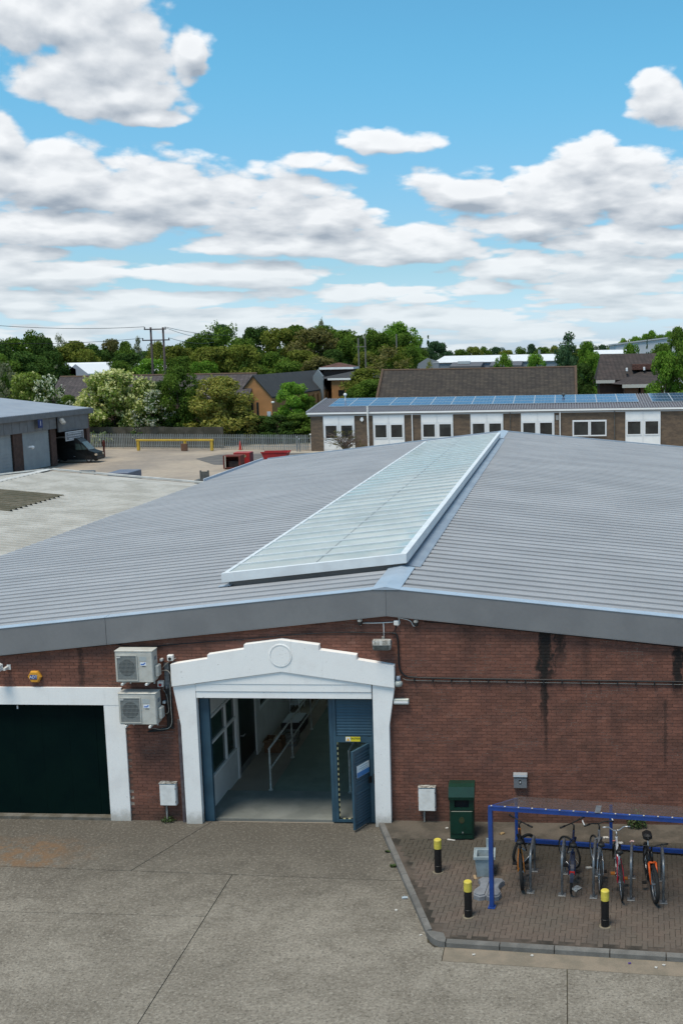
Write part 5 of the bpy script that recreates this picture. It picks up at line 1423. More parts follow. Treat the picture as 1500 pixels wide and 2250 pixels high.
# ------------------------------------------------------------------ industrial unit at the left
un = T('industrial_unit', 'grey clad industrial unit with roller shutters and brown brick piers', 'industrial unit', (-52.66, 89.3, 0), math.radians(86.2))
ue = float(at(112, 905, x=-52.7)[2]); ur = ue + 2.6
CLAD = pm('unit_cladding', (.155, .160, .170), (.13, .135, .142), scale=1.5, rough=.55, fine=.04)
UROOF = pm('unit_roof', (.27, .30, .34), (.235, .26, .30), scale=.4, rough=.5, fine=.03)
PIER = pm('brown_brick_pier', (.060, .036, .029), (.085, .05, .04), scale=3, rough=.9, fine=.15, fscale=18)
SHUT = pm('shutter_grey', (.28, .315, .335), (.245, .275, .295), scale=.8, rough=.5, fine=.03)
xe = 7.4
P(un, 'wall', MB().box((-24, .9, 0), (.05, 20, ue - .1)).box((.05, 7, 0), (xe - .3, 20, ue - .1)).box((xe - .29, .62, 0), (xe, 20, ue - .1)), PIER)
m = MB(); m.add([(-24.3, -.55, ue), (xe + .35, -.55, ue), (xe + .35, 22, ur), (-24.3, 22, ur), (-24.3, -.55, ue - .12), (xe + .35, -.55, ue - .12), (xe + .35, 22, ur - .12), (-24.3, 22, ur - .12)], [(0, 1, 2, 3), (7, 6, 5, 4), (0, 4, 5, 1), (1, 5, 6, 2), (2, 6, 7, 3), (3, 7, 4, 0)])
rf = P(un, 'roof', m, UROOF)
m = MB()
for k in range(79): m.box((-24 + k * .4, -.62, ue + .005), (-23.85 + k * .4, -.5, ue + .06))
P(rf, 'sheet_ends', m, UROOF, kind='stuff')
P(un, 'fascia', MB().box((-24.3, -.62, ue - .55), (xe + .36, -.551, ue - .02)), CLAD)
dtop = ue - 1.75
for k in range(34): P(un, 'cladding_strip', MB().box((-24 + k * .71, -.30 + (.02 if k % 2 else 0), dtop), (-24 + (k + 1) * .71 - .02, -.05, ue - .56)), CLAD)
P(un, 'clad_panel', MB().box((.3, -.42, ue - 2.15), (xe - .6, -.30, ue - .56)), CLAD)
for x0, x1 in ((-13.4, -8.1), (-6.2, -.95), (-20.5, -15.1)):
    sh_ = P(un, 'roller_shutter', MB().box((x0, .10, 0), (x1, .16, dtop + .1)), SHUT)
    n = 12
    for k in range(n): P(sh_, 'slat', MB().box((x0, .075, .02 + k * dtop / n), (x1, .0995, (k + 1) * dtop / n - .012)), SHUT)
    P(sh_, 'side_guide', MB().box((x1, .03, 0), (x1 + .09, .17, dtop)), DARK)
for x0, x1 in ((-15.0, -13.5), (-8.0, -6.3), (-.85, .25)): P(un, 'brick_pier', MB().box((x0, -.10, 0), (x1, .89, dtop + .05)), PIER)
P(un, 'corner_pier', MB().box((xe - .75, -.25, 0), (xe - .05, .60, ue - .56)), pm('corner_pier', (.13, .075, .06), (.10, .06, .05), scale=3, rough=.9, fine=.12, fscale=18))
P(un, 'bay_interior', MB().box((.26, 6.8, 0), (xe - .8, 6.95, ue - .6)), DARK)
ns_ = P(un, 'number_sign', MB().cbox((-4.15, -.70, ue - 1.42), (-3.3, -.625, ue - .60), .02), pm('sign_blue', (.012, .03, .14), rough=.4))
text(ns_, 'lettering', '1', .72, WHITE2, (-3.72, -.705, ue - 1.0))
sb = P(un, 'sign_board', MB().box((1.15, -.72, ue - 3.15), (5.0, -.64, ue - 2.2)), pm('sign_white', (.55, .56, .58), rough=.5))
P(sb, 'border', MB().box((1.25, -.735, ue - 3.06), (4.9, -.722, ue - 2.29)), pm('sign_grey', (.16, .17, .19), rough=.5))
m = MB()
for z, w in ((-2.42, 2.9), (-2.68, 3.2), (-2.94, 2.6)):
    for k in range(int(w / .22)): m.box((3.07 - w / 2 + k * .22, -.745, ue + z - .07), (3.07 - w / 2 + k * .22 + rnd.uniform(.1, .19), -.737, ue + z + .07))
P(sb, 'small_print', m, pm('sign_letter', (.50, .51, .54), rough=.5))
r_ = P(un, 'floodlight', MB().prism([(-.95, ue - 1.35), (-.62, ue - 1.0), (-.62, ue - .8), (-.75, ue - .72), (-1.05, ue - 1.15)], 0, .15, .75), OLDG)
cam_ = P(un, 'camera_dome', MB().lathe([(.05, -.2), (.17, -.12), (.20, .02), (.17, .12), (.05, .16)], 12, (-5.7, -.75, ue - 3.2)), WHITE2, sm=True); P(cam_, 'arm', MB().box((-6.45, -.80, ue - 3.2), (-5.85, -.70, ue - 3.05)), WHITE2)

# van nosing out of the corner bay
vx, vy = float(at(217, 1004, y=92.4)[0]), 91.9
VB = pm('van_black', (.005, .006, .0065), (.008, .009, .0095), rough=.42, fine=.05)
vn = T('parked_van', 'dark high roofed van parked nose out in the corner bay', 'van', (vx - 2.6, vy + .98, 0))
vp = [(-2.9, .32), (2.45, .30), (2.62, .42), (2.62, .72), (2.50, 1.02), (1.75, 1.28), (.85, 2.22), (.55, 2.50), (.30, 2.58), (-2.80, 2.60), (-2.92, 2.45)]
m = MB(); n = len(vp); ins = lambda z: .97 if z < 1.3 else .97 - (z - 1.3) * .13
vs = [(x, -ins(z), z) for x, z in vp] + [(x, ins(z), z) for x, z in vp]
m.add(vs, [tuple(range(n))[::1], tuple(range(2 * n - 1, n - 1, -1))] + [(i, i + n, (i + 1) % n + n, (i + 1) % n) for i in range(n)])
P(vn, 'body', m, VB)
VG = pm('van_glass', (.05, .075, .07), rough=.06, fine=0, spec=.8)
P(vn, 'side_window', MB().prism([(.35, 1.35), (1.05, 1.35), (.86, 1.95), (.35, 2.02)], 1, -.985, -.90), VG); P(vn, 'side_window', MB().prism([(1.12, 1.36), (1.62, 1.36), (1.25, 1.72), (1.0, 1.92)], 1, -.985, -.91), VG)
P(vn, 'windscreen', MB().add([(1.70, -.82, 1.335), (1.70, .82, 1.335), (.93, .74, 2.155), (.93, -.74, 2.155), (1.73, -.82, 1.34), (1.73, .82, 1.34), (.96, .74, 2.165), (.96, -.74, 2.165)], [(4, 5, 6, 7), (0, 3, 2, 1), (0, 1, 5, 4), (2, 3, 7, 6)]), VG)
for x in (1.72, -1.75):
    for s in (-1, 1):
        w_ = P(vn, 'wheel', MB().torus((x, s * .90, .34), .26, .085, 24, 8), RUBBER, sm=True)
        P(w_, 'hub', MB().prism([(x + .20 * math.cos(k * math.pi / 8), .34 + .20 * math.sin(k * math.pi / 8)) for k in range(16)], 1, s * .90 - .05, s * .90 + .05), pm('wheel_silver', (.30, .30, .31), rough=.4))
    P(vn, 'wheel_arch', MB().prism([(x + .42 * math.cos(k * math.pi / 10), .34 + .42 * math.sin(k * math.pi / 10)) for k in range(11)], 1, -.978, -.962), DARK)
P(vn, 'bumper', MB().cbox((2.30, -.96, .28), (2.70, .96, .58), .05), BLACK)
for s in (-1, 1): P(vn, 'headlight', MB().cbox((2.40, s * .92 - .07 * (1 + s) - .07, .72), (2.64, s * .92 + .02 + .07 * (1 - s) - .02, .92), .02), pm('headlamp', (.50, .42, .32), rough=.2))
P(vn, 'wing_mirror', MB().cbox((1.55, -1.18, 1.32), (1.70, -.99, 1.55), .03), BLACK)
m = MB().box((-2.2, -.72, 2.62), (.35, -.64, 2.68)).box((-2.2, .64, 2.62), (.35, .72, 2.68))
P(vn, 'roof_rail', m, pm('rail_white', (.55, .55, .54), rough=.4))
P(vn, 'trim_badge', MB().box((.10, -.982, .62), (.30, -.972, .68)), CHROME)
P(vn, 'door_seam', MB().box((.29, -.980, .45), (.30, -.972, 2.0)).box((-1.2, -.980, .45), (-1.19, -.972, 2.3)), DARK)
p = at(194, 960, y=98.0); TM('red_hydrant', MB().box((-.08, -.08, 0), (.08, .08, 1.9)).cbox((-.14, -.12, 1.2), (.14, .12, 1.75), .03), RST, 'dark red post with a pale bracket beside the corner pier', 'post', loc=(-51.1, 98.2, 0))

# ------------------------------------------------------------------ brick office block with solar panels
OY, OX = 103.5, -28.82
PX = lambda px: OX + (px - 682) * .05127
of = T('office_block', 'low brown brick office block with white window bays and solar panels on its roof', 'office building', (OX, OY, 0))
OB = pm('brown_brick', (.150, .108, .075), (.105, .078, .058), scale=1.2, rough=.9, fine=.16, fscale=5, world_pos=True, stretch=(1, 1, 2.6))
OW = pm('office_white', (.84, .85, .85), (.79, .80, .80), scale=1, rough=.5, fine=.02)
OX1 = 20.0
bays = [(711, 781), (822.5, 892.5), (929.5, 1000.5), (1039, 1110.8), (1149.7, 1222.5), (1376.5, 1452), (1540, 1612)]
SL = .10; OE = 4.33
RZo = lambda y: OE + SL * (y - OY + .20)
P(of, 'wall', MB().box((OX, OY, -.05), (OX1, OY + .3, OE - .02)).prism([(OY + .3, -.05), (OY + 20, -.05), (OY + 20, OE), (OY + 11, RZo(OY + 11) - .1), (OY + .3, OE - .02)], 0, OX, OX + .3), OB, world=True)
roo = P(of, 'roof', MB().prism([(OY - .20, OE), (OY + 11, RZo(OY + 11)), (OY + 22, OE), (OY + 22, OE - .06), (OY + 11, RZo(OY + 11) - .06), (OY - .20, OE - .06)], 0, OX - .3, OX1), pm('office_roof', (.105, .10, .115), (.085, .082, .095), scale=2, rough=.6, world_pos=True), world=True)
# corrugations run up the slope
m = MB()
for k in range(int((OX1 - OX) / .30)):
    x = OX - .25 + k * .30
    m.prism([(OY - .20, OE + .005), (OY + 10.9, RZo(OY + 10.9) + .005), (OY + 10.9, RZo(OY + 10.9) + .075), (OY - .20, OE + .075)], 0, x, x + .12)
P(roo, 'corrugation', m, pm('office_roof_rib', (.20, .20, .215), (.16, .16, .175), scale=2, rough=.6, world_pos=True), world=True, kind='stuff')
P(roo, 'verge_trim', MB().prism([(OY - .36, OE + .02), (OY + 11, RZo(OY + 11) + .02), (OY + 11, RZo(OY + 11) + .14), (OY - .36, OE + .14)], 0, OX - .42, OX - .301), pm('verge_grey', (.30, .31, .33), rough=.5), world=True)
P(of, 'gutter', MB().box((OX - .4, OY - .30, OE - .20), (OX1, OY - .205, OE - .01)), OW, world=True); P(of, 'fascia_board', MB().box((OX - .3, OY - .12, OE - .42), (OX1, OY - .003, OE - .27)), pm('fascia_grey', (.40, .42, .43), rough=.5), world=True)
OG = pm('office_glass', (.012, .015, .017), (.03, .035, .035), scale=.6, rough=.06, fine=0, spec=.6, obj=.4)


def wframe(par, x0, x1, z0, z1, yf):
    t = .13; m = MB(); m.box((x0, yf, z0), (x0 + t, yf + .06, z1)); m.box((x1 - t, yf, z0), (x1, yf + .06, z1)); m.box((x0 + t, yf, z0), (x1 - t, yf + .06, z0 + t)); m.box((x0 + t, yf, z1 - t), (x1 - t, yf + .06, z1))
    P(par, 'window_frame', m, WHITE2, world=True); P(par, 'pane', MB().box((x0 + t, yf + .03, z0 + t), (x1 - t, yf + .05, z1 - t)), OG, world=True)


for x0, x1 in bays:
    a, b = PX(x0), PX(x1); mid = (a + b) / 2
    bp = P(of, 'window_bay', MB().box((a, OY - .08, -.05), (b, OY - .01, OE - .425)), OW, world=True)
    for xa, xb in ((a + .02, mid - .04), (mid + .04, b - .02)):
        wframe(bp, xa + .10, xb - .10, 1.28, 2.95, OY - .15)
        P(bp, 'spandrel', MB().box((xa + .04, OY - .105, 3.02), (xb - .04, OY - .082, OE - .46)), OW, world=True); P(bp, 'spandrel', MB().box((xa + .04, OY - .105, .1), (xb - .04, OY - .082, 1.20)), OW, world=True)
    P(bp, 'mullion', MB().box((mid - .035, OY - .13, -.05), (mid + .035, OY - .081, OE - .43)), WHITE2, world=True)
    for x_ in (a, b - .06): P(bp, 'edge_trim', MB().box((x_, OY - .13, -.05), (x_ + .06, OY - .081, OE - .43)), WHITE2, world=True)
a, b = PX(1262), PX(1336); mid = (a + b) / 2
wp_ = P(of, 'wide_window', MB().box((a, OY - .04, 1.22), (b, OY - .003, 3.05)), WHITE2, world=True); wframe(wp_, a + .03, mid - .02, 1.25, 3.0, OY - .102); wframe(wp_, mid + .02, b - .03, 1.25, 3.0, OY - .102)
for px, mm, r_, zt in ((812.5, CABW, .10, 5.0), (910, OW, .06, OE - .3), (1235, OW, .06, OE - .3), (1353, DKS, .05, OE - .3), (1126, DKS, .04, OE - .3)):
    P(of, 'downpipe', MB().tube([(PX(px), OY - (.50 if zt > OE else .16), 0), (PX(px), OY - (.50 if zt > OE else .16), zt)], r_, 8), mm, world=True)
P(of, 'alarm_box', MB().prism([(PX(794), 3.42), (PX(798), 3.22), (PX(802), 3.42), (PX(800), 3.72), (PX(796), 3.72)][::-1], 1, OY - .14, OY - .01), OW, world=True)
P(of, 'vent_grille', MB().box((PX(1226), OY - .05, 3.1), (PX(1232), OY - .01, 3.65)), pm('vent_grey', (.33, .33, .32), rough=.6), world=True)
# solar panels: columns of three
PVM = pm('solar_cell', (.020, .050, .125), (.03, .068, .15), scale=1.5, rough=.18, fine=.05, fscale=20, spec=.8, obj=.10)
PVF = pm('solar_frame', (.42, .46, .50), rough=.4)
cw_ = 2.40; rows = 3; rl = 2.2; th = math.atan(SL)
pcell = MB().box((.04, .04, 0), (cw_ - .06, rl - .05, .035)).mesh('solar_panel'); pcell.materials.append(PVM)
fm = MB(); fm.box((0, 0, -.02), (.039, rl, .05)); fm.box((cw_ - .059, 0, -.02), (cw_ - .02, rl, .05)); fm.box((.04, 0, -.02), (cw_ - .06, .038, .045)); fm.box((.04, rl - .048, -.02), (cw_ - .06, rl - .01, .045))
fme = fm.mesh('panel_frame'); fme.materials.append(PVF)
gl = MB()
for k in range(1, 6): gl.box((.04 + (cw_ - .1) * k / 6 - .006, .04, .0352), (.04 + (cw_ - .1) * k / 6 + .006, rl - .05, .038))
gl.box((.04, rl / 2 - .03, .0355), (cw_ - .06, rl / 2 + .03, .039))
gme = gl.mesh('cell_lines'); gme.materials.append(pm('cell_line', (.16, .24, .36), rough=.4))
x0 = -27.45
for cidx in range(22):
    x = x0 + cidx * cw_ + (1.45 if cidx > 14 else 0)
    if x > 16: break
    for rr in range(rows):
        y = 107.2 + rr * (rl * math.cos(th) + .02)
        for me in (pcell, ):
            o = P(roo, 'solar_panel', me, None); o.location = (x - OX, y - OY, RZo(y) + .10); o.rotation_euler = (th, 0, 0)
        for me, nm in ((fme, 'panel_frame'), (gme, 'cell_lines')):
            o2 = P(roo, nm, me, None); o2.location = o.location; o2.rotation_euler = o.rotation_euler
p = at(999 + 70, 868, y=112); 
for px, nm in ((758, 'vent'), (1237, 'vent')):
    p = at(px, 868, y=112.0); P(roo, 'roof_vent', MB().tube([(p[0], 112, RZo(112)), (p[0], 112, p[2])], .08, 8).lathe([(.12, 0), (.22, .1), (.18, .28), (.05, .34)], 10, (p[0], 112, p[2] - .1)), CABW if px < 900 else DKS, world=True)

# ------------------------------------------------------------------ buildings beyond
TILE = {}


def tile_mat(name, c, c2, sx=1.0):
    m = pm(name, c, c2, scale=.8, rough=.9, fine=.10, fscale=2.4, world_pos=True)
    t = m.node_tree; S.tree = t
    g = t.nodes.new('ShaderNodeNewGeometry'); x, y, z = separate(S(g.outputs['Position']))
    b = t.nodes['Principled BSDF']; old = S(b.inputs['Base Color'].links[0].from_socket)
    bt = t.nodes.new('ShaderNodeTexBrick'); t.links.new(combine(x + y, z * 2.4, 0).s, bt.inputs['Vector'])
    bt.inputs['Scale'].default_value = 1.0; bt.inputs['Brick Width'].default_value = .62 * sx; bt.inputs['Row Height'].default_value = .50; bt.inputs['Mortar Size'].default_value = .05
    bt.inputs['Color1'].default_value = (1.15, 1.12, 1.1, 1); bt.inputs['Color2'].default_value = (.78, .78, .80, 1); bt.inputs['Mortar'].default_value = (.42, .40, .40, 1)
    t.links.new(mixcol(1.0, old, S(bt.outputs[0]), 'MULTIPLY').s, b.inputs['Base Color'])
    return m


TB = tile_mat('brown_roof_tile', (.042, .036, .032), (.060, .051, .042)); TD = pm('dark_slate', (.030, .031, .033), (.040, .040, .041), scale=1, rough=.8, fine=.08, fscale=2, world_pos=True)
TL = tile_mat('grey_brown_tile', (.088, .076, .078), (.066, .058, .060))
ORB = pm('orange_brick', (.42, .20, .080), (.36, .175, .070), scale=.8, rough=.9, fine=.06, fscale=6, world_pos=True)
RDG = pm('ridge_tile', (.095, .060, .040), (.07, .048, .034), scale=2, rough=.9, world_pos=True)


def gable_house(name, label, cat, x0, x1, y0, y1, ze, zr, axis, wallm, roofm, over=.35):
    """axis 'x': ridge along x, 'y': ridge along y"""
    r = T(name, label, cat, ((x0 + x1) / 2, y0, 0))
    if axis == 'x':
        ym = (y0 + y1) / 2; P(r, 'wall', MB().prism([(y0, 0), (y1, 0), (y1, ze), (ym, zr), (y0, ze)], 0, x0, x1), wallm, world=True)
        s = (zr - ze) / (ym - y0)
        for q in ((y0 - over, ze - s * over, ym, zr), (ym, zr, y1 + over, ze - s * over)):
            P(r, 'roof_slope', MB().prism([(q[0], q[1] + .05), (q[2], q[3] + .05), (q[2], q[3] + .25), (q[0], q[1] + .25)], 0, x0 - .25, x1 + .25), roofm, world=True)
        P(r, 'ridge_tiles', MB().prism([(ym - .2, zr + .20), (ym, zr + .38), (ym + .2, zr + .20)], 0, x0 - .25, x1 + .25), RDG, world=True)
    else:
        xm_ = (x0 + x1) / 2; P(r, 'wall', MB().prism([(x0, 0), (x1, 0), (x1, ze), (xm_, zr), (x0, ze)], 1, y0, y1), wallm, world=True)
        s = (zr - ze) / (xm_ - x0)
        for q in ((x0 - over, ze - s * over, xm_, zr), (xm_, zr, x1 + over, ze - s * over)):
            P(r, 'roof_slope', MB().prism([(q[0], q[1] + .05), (q[2], q[3] + .05), (q[2], q[3] + .25), (q[0], q[1] + .25)], 1, y0 - .2, y1 + .2), roofm, world=True)
    return r


GY = 142.0
ap = at(556, 824, y=GY); ev = at(597, 873, y=GY); hwid = ev[0] - ap[0]; y_far = float(at(740, 851, x=ev[0])[1])
g = gable_house('brick_wing', 'orange brick gabled wing with dark slate roof and slit windows behind the hedge', 'building', ap[0] - hwid, ev[0], GY, y_far, ev[2] - .05, ap[2] - .25, 'y', ORB, TD, .1)
for px in (553.5, 565.5):
    a = at(px, 884, y=GY - .05); b = at(px, 917, y=GY - .05); P(g, 'slit_window', MB().box((a[0] - .16, GY - .05, b[2]), (a[0] + .16, GY - .004, a[2])), OG, world=True)
n = 9
for k in range(n):
    y0_ = GY + (y_far - GY) * (.30 + .68 * k / n); d = (y_far - GY) * .68 / n
    w = P(g, 'window', MB().box((ev[0] + .004, y0_ + d * .12, 1.2), (ev[0] + .06, y0_ + d * .62, ev[2] - .7)), OG, world=True)
    P(g, 'brick_pier', MB().box((ev[0] + .004, y0_ + d * .66, 0), (ev[0] + .25, y0_ + d * 1.06, ev[2] - .5)), ORB, world=True)
a = at(591, 910, y=GY - .06); P(g, 'wall_sign', MB().box((a[0] - .28, GY - .06, a[2] - .4), (a[0] + .28, GY - .01, a[2] + .4)), pm('sign_pale', (.45, .52, .60), rough=.5), world=True)
a = at(598, 884, y=GY - .3); P(g, 'wall_lamp', MB().cbox((a[0] - .1, GY - .5, a[2] - .12), (a[0] + .3, GY - .02, a[2] + .14), .04), WHITE2, world=True)
rl_ = at(135, 827, y=GY + 3)
gable_house('tiled_range', 'long range with grey brown tiled roof behind the flowering shrubs', 'building', rl_[0], ap[0] - hwid * .2, GY - 1.5, GY + 8, 4.9, rl_[2] - .3, 'x', SIDEM, TL)
by = 138.0
a, b = at(842, 811, y=by + 6), at(1262, 809, y=by + 6)
big = gable_house('tiled_hall', 'broad hall with dark brown tiled roof behind the solar panelled office', 'building', a[0] + .25, b[0] - .25, by, by + 12, 4.3, a[2] - .4, 'x', OB, TB)
for x, s in ((a[0], 1), (b[0], -1)):
    m = MB(); m.prism([(by - .35, 4.3 + .1), (by + 6, a[2] - .1), (by + 6, a[2] + .05), (by - .35, 4.3 + .27)], 0, x - .28, x + .06) if s > 0 else m.prism([(by - .35, 4.3 + .1), (by + 6, a[2] - .1), (by + 6, a[2] + .05), (by - .35, 4.3 + .27)], 0, x - .06, x + .28)
    P(big, 'verge_tiles', m, RDG, world=True)


def hip(par, x0, x1, y0, y1, z0, z1, m, k=.3, name='roof'):
    w = min(x1 - x0, y1 - y0) / 2; ym_ = (y0 + y1) / 2; xm_ = (x0 + x1) / 2; e = max((x1 - x0) / 2 - w, .0)
    q = MB(); q.add([(x0, y0, z0), (x1, y0, z0), (x1, y1, z0), (x0, y1, z0), (xm_ - e - .01, ym_, z1), (xm_ + e + .01, ym_, z1)], [(0, 1, 5, 4), (1, 2, 5), (2, 3, 4, 5), (3, 0, 4), (3, 2, 1, 0)])
    return P(par, name, q, m, world=True)


ty = 188.0
RDT = tile_mat('red_brown_tile', (.13, .06, .045), (.095, .048, .038))
a0, b0, c0 = at(701, 811, y=ty), at(776, 811, y=ty), at(738, 797, y=ty + 3)
tw_ = T('stair_tower', 'small square tower with hipped red tiled roof among the offices', 'building', ((a0[0] + b0[0]) / 2, ty, 0))
P(tw_, 'wall', MB().box((a0[0] + .6, ty + .6, 0), (b0[0] - .6, ty + 5.2, a0[2])), pm('tower_wall', (.05, .035, .03), rough=.8), world=True); hip(tw_, a0[0], b0[0], ty, ty + 6, a0[2] + .3, c0[2], RDT); P(tw_, 'fascia', MB().box((a0[0], ty, a0[2] - .1), (b0[0], ty + 6, a0[2] + .29)), OW, world=True)
a1, b1_, t1 = at(722, 832, y=180), at(770, 832, y=180), at(745, 813, y=183)
ob2 = T('office_annex', 'orange brick annex with dark hipped roof in front of the tower', 'building', ((a1[0] + b1_[0]) / 2, 180, 0))
P(ob2, 'wall', MB().box((a1[0] + .4, 180.3, 0), (at(765, 840, y=180)[0], 190, a1[2])), ORB, world=True); hip(ob2, a1[0] - 2.5, at(842, 833, y=180)[0], 180, 194, a1[2], t1[2] - .2, TD); P(ob2, 'fascia', MB().box((a1[0] - .2, 179.9, a1[2] - .28), (at(770, 832, y=180)[0], 180.1, a1[2] + .05)), OW, world=True)
wn = (at(743, 857, y=180.2), at(757, 869, y=180.2)); P(ob2, 'window', MB().box((wn[0][0], 180.2, wn[1][2]), (wn[1][0], 180.29, wn[0][2])), OG, world=True)
P(ob2, 'wall', MB().box((at(765, 840, y=180)[0] + .01, 181, 0), (at(842, 833, y=180)[0] - .4, 190, a1[2] - .05)), pm('shade_brick', (.10, .06, .035), rough=.9), world=True)
p = at(698, 823, y=176); TM('glazed_gable', MB().prism([(-.9, 0), (.9, 0), (.9, p[2] - .3), (0, p[2] + .9), (-.9, p[2] - .3)], 1, 0, .6), pm('pale_glazing', (.20, .23, .25), rough=.2), 'small pale glazed gable between slate roofs', 'building', loc=(p[0], 176, 0))
a, b = at(592, 816, y=215), at(650, 808, y=215)
r = T('flat_roof_block', 'low block with red brown flat roof edge below the wood', 'building', (a[0], 215, 0)); P(r, 'wall', MB().box((0, 0, 0), (b[0] - a[0], 6, a[2])), ORB); P(r, 'roof', MB().box((-.3, -.3, a[2] + .002), (b[0] - a[0] + .3, 6.3, b[2])), RDT)
# house at the right
hy = 152.0
a, b = at(1309, 836, y=hy), at(1350, 836, y=hy); t0, t1 = at(1318, 778, y=hy + 7), at(1450, 776, y=hy + 7)
hs = T('hipped_house', 'brick house with brown hipped roof and white eaves behind the office', 'house', (a[0], hy, 0))
P(hs, 'wall', MB().box((a[0] + .5, hy + .6, 0), (t1[0], hy + 13, a[2] - .1)), pm('dark_red_brick', (.11, .05, .035), (.08, .04, .03), scale=2, rough=.9, world_pos=True), world=True)
q = MB(); q.add([(a[0], hy, a[2]), (t1[0] + 4, hy, a[2]), (t1[0] + 4, hy + 14, a[2]), (a[0], hy + 14, a[2]), (t0[0], hy + 7, t0[2]), (t1[0], hy + 7, t1[2])], [(0, 1, 5, 4), (1, 2, 5), (2, 3, 4, 5), (3, 0, 4), (3, 2, 1, 0)])
P(hs, 'roof', q, tile_mat('house_tile', (.060, .047, .044), (.046, .038, .036)), world=True)
P(hs, 'eaves_board', MB().box((a[0] - .05, hy - .1, a[2] - .45), (b[0], hy + .1, a[2] + .02)), pm('eaves_white', (.50, .48, .44), rough=.6), world=True)
c, d = at(1366, 845, y=hy - 5), at(1422, 845, y=hy - 5)
q = MB(); zc = c[2]; q.add([(c[0], hy - 5, zc), (d[0] + 2, hy - 5, zc), (d[0] + 2, hy + 3, zc + 2.6), (b[0] + .2, hy + .3, zc + .55), ((c[0] + d[0]) / 2, hy + 3, zc + 3.2)], [(0, 1, 2, 4), (0, 4, 3)])
q2 = MB(); q2.add([(c[0], hy - 5, zc), (d[0] + 4, hy - 5, zc), (d[0] + 4, hy + 2, zc), (c[0] - 2.0, hy + 2, zc), ((c[0] + d[0]) / 2 + 2.5, hy + 4.0, zc + 2.5)], [(0, 1, 4), (1, 2, 4), (2, 3, 4), (3, 0, 4), (3, 2, 1, 0)])
P(hs, 'porch_roof', q2, MATS['house_tile'], world=True); P(hs, 'eaves_board', MB().box((c[0], hy - 5.1, zc - .5), (d[0] + 3, hy - 4.9, zc)), MATS['eaves_white'], world=True); P(hs, 'porch_wall', MB().box((c[0] + .4, hy - 4.6, 0), (c[0] + 2.4, hy + .5, zc - .05)).box((c[0] + 3.2, hy - 4.6, 0), (d[0] - 1, hy + .5, zc - .05)), pm('porch_brick', (.20, .085, .05), rough=.9), world=True)
a = at(1409, 805, y=hy + 2); P(hs, 'dormer', MB().box((a[0] - 1.5, hy + 1, a[2] - .5), (a[0] + 1.6, hy + 4, a[2] + .35)), RDT, world=True)
for px, py in ((1376, 812), (1414, 810)): a = at(px, py, y=hy + .6); P(hs, 'roof_vent', MB().cbox((a[0] - .14, hy + .3, a[2] - .25), (a[0] + .14, hy + 1.4, a[2] + .25), .03), WHITE2, world=True)
# sheds and tents
SHW = pm('shed_white', (.72, .73, .74), (.66, .67, .68), scale=.5, rough=.5, world_pos=True); SHG = pm('shed_grey', (.27, .29, .33), (.24, .26, .29), scale=.1, rough=.6, fine=.03, fscale=.3, world_pos=True)
y = 236.0
a, b = at(920, 800, y=y), at(1225, 800, y=y)
s1 = T('white_shed', 'long low industrial shed with bright white roof beyond the tiled hall', 'shed', ((a[0] + b[0]) / 2, y, 0))
zt, ze_ = at(950, 783.5, y=y + 26)[2], at(1000, 797, y=y)[2]
P(s1, 'wall', MB().box((a[0] + 1.0, y, 0), (b[0], y + 26, ze_)), SHG, world=True); P(s1, 'roof', MB().prism([(y - .3, ze_), (y + 26, zt), (y + 26, zt + .1), (y - .3, ze_ + .1)], 0, a[0] + 3.2, b[0]), SHW, world=True)
P(s1, 'end_wall', MB().prism([(a[0] - .4, 0), (a[0] + 4.6, 0), (a[0] + 4.6, ze_ + .3), (a[0] + 2.0, ze_ + 1.2), (a[0] - .4, ze_ - .2)], 1, y - .25, y - .01), SHG, world=True)
for px in (995, 1080): q_ = at(px, 795, y=y); P(s1, 'grey_lean_to', MB().prism([(y - 9, ze_ - .7), (y - .3, ze_ + .12), (y - .3, 0), (y - 9, 0)], 0, q_[0], q_[0] + 7), pm('lean_to_grey', (.10, .10, .11), rough=.7), world=True); P(s1, 'roof_unit', MB().box((q_[0] + 1.5, y - 5, ze_ - .25), (q_[0] + 4.2, y - 3, ze_ + .35)), pm('unit_pale', (.42, .46, .48), rough=.5), world=True)
a, b = at(1308, 778, y=232), at(1354, 778, y=232); zb_ = at(1320, 774, y=232)[2]
s2 = T('white_gabled_shed', 'small white shed gable left of the tall grey shed', 'shed', ((a[0] + b[0]) / 2, 232, 0)); P(s2, 'wall', MB().box((a[0], 232, 0), (b[0] + 4, 245, zb_ - .5)), SHW, world=True); P(s2, 'roof', MB().prism([(231.7, zb_ - .5), (245, zb_ + .4), (245, zb_ + .5), (231.7, zb_ - .35)], 0, a[0] - .3, b[0] + 4), SHW, world=True)
y = 262.0
a, b = at(1352, 755, y=y), at(1530, 733, y=y)
s3 = T('tall_grey_shed', 'tall pale grey shed rising above the right hand house', 'shed', (a[0], y, 0)); P(s3, 'wall', MB().prism([(a[0], 0), (b[0], 0), (b[0], b[2] - .3), (a[0], a[2] - .3)], 1, y, y + 40), pm('shed_pale_grey', (.50, .52, .56), (.46, .48, .52), scale=.1, rough=.6, fine=.02, fscale=.3, world_pos=True), world=True); P(s3, 'roof', MB().prism([(a[0] - .3, a[2] - .298), (b[0], b[2] - .298), (b[0], b[2]), (a[0] - .3, a[2])], 1, y - .3, y + 40), pm('shed_roof_pale', (.40, .42, .45), rough=.5), world=True)
a = at(1184, 771, y=250); TM('flue', MB().tube([(0, 0, 0), (0, 0, a[2] + .3)], .28, 8), STEEL, 'grey flue above the white shed roof', 'flue', loc=(a[0], 250, 0))
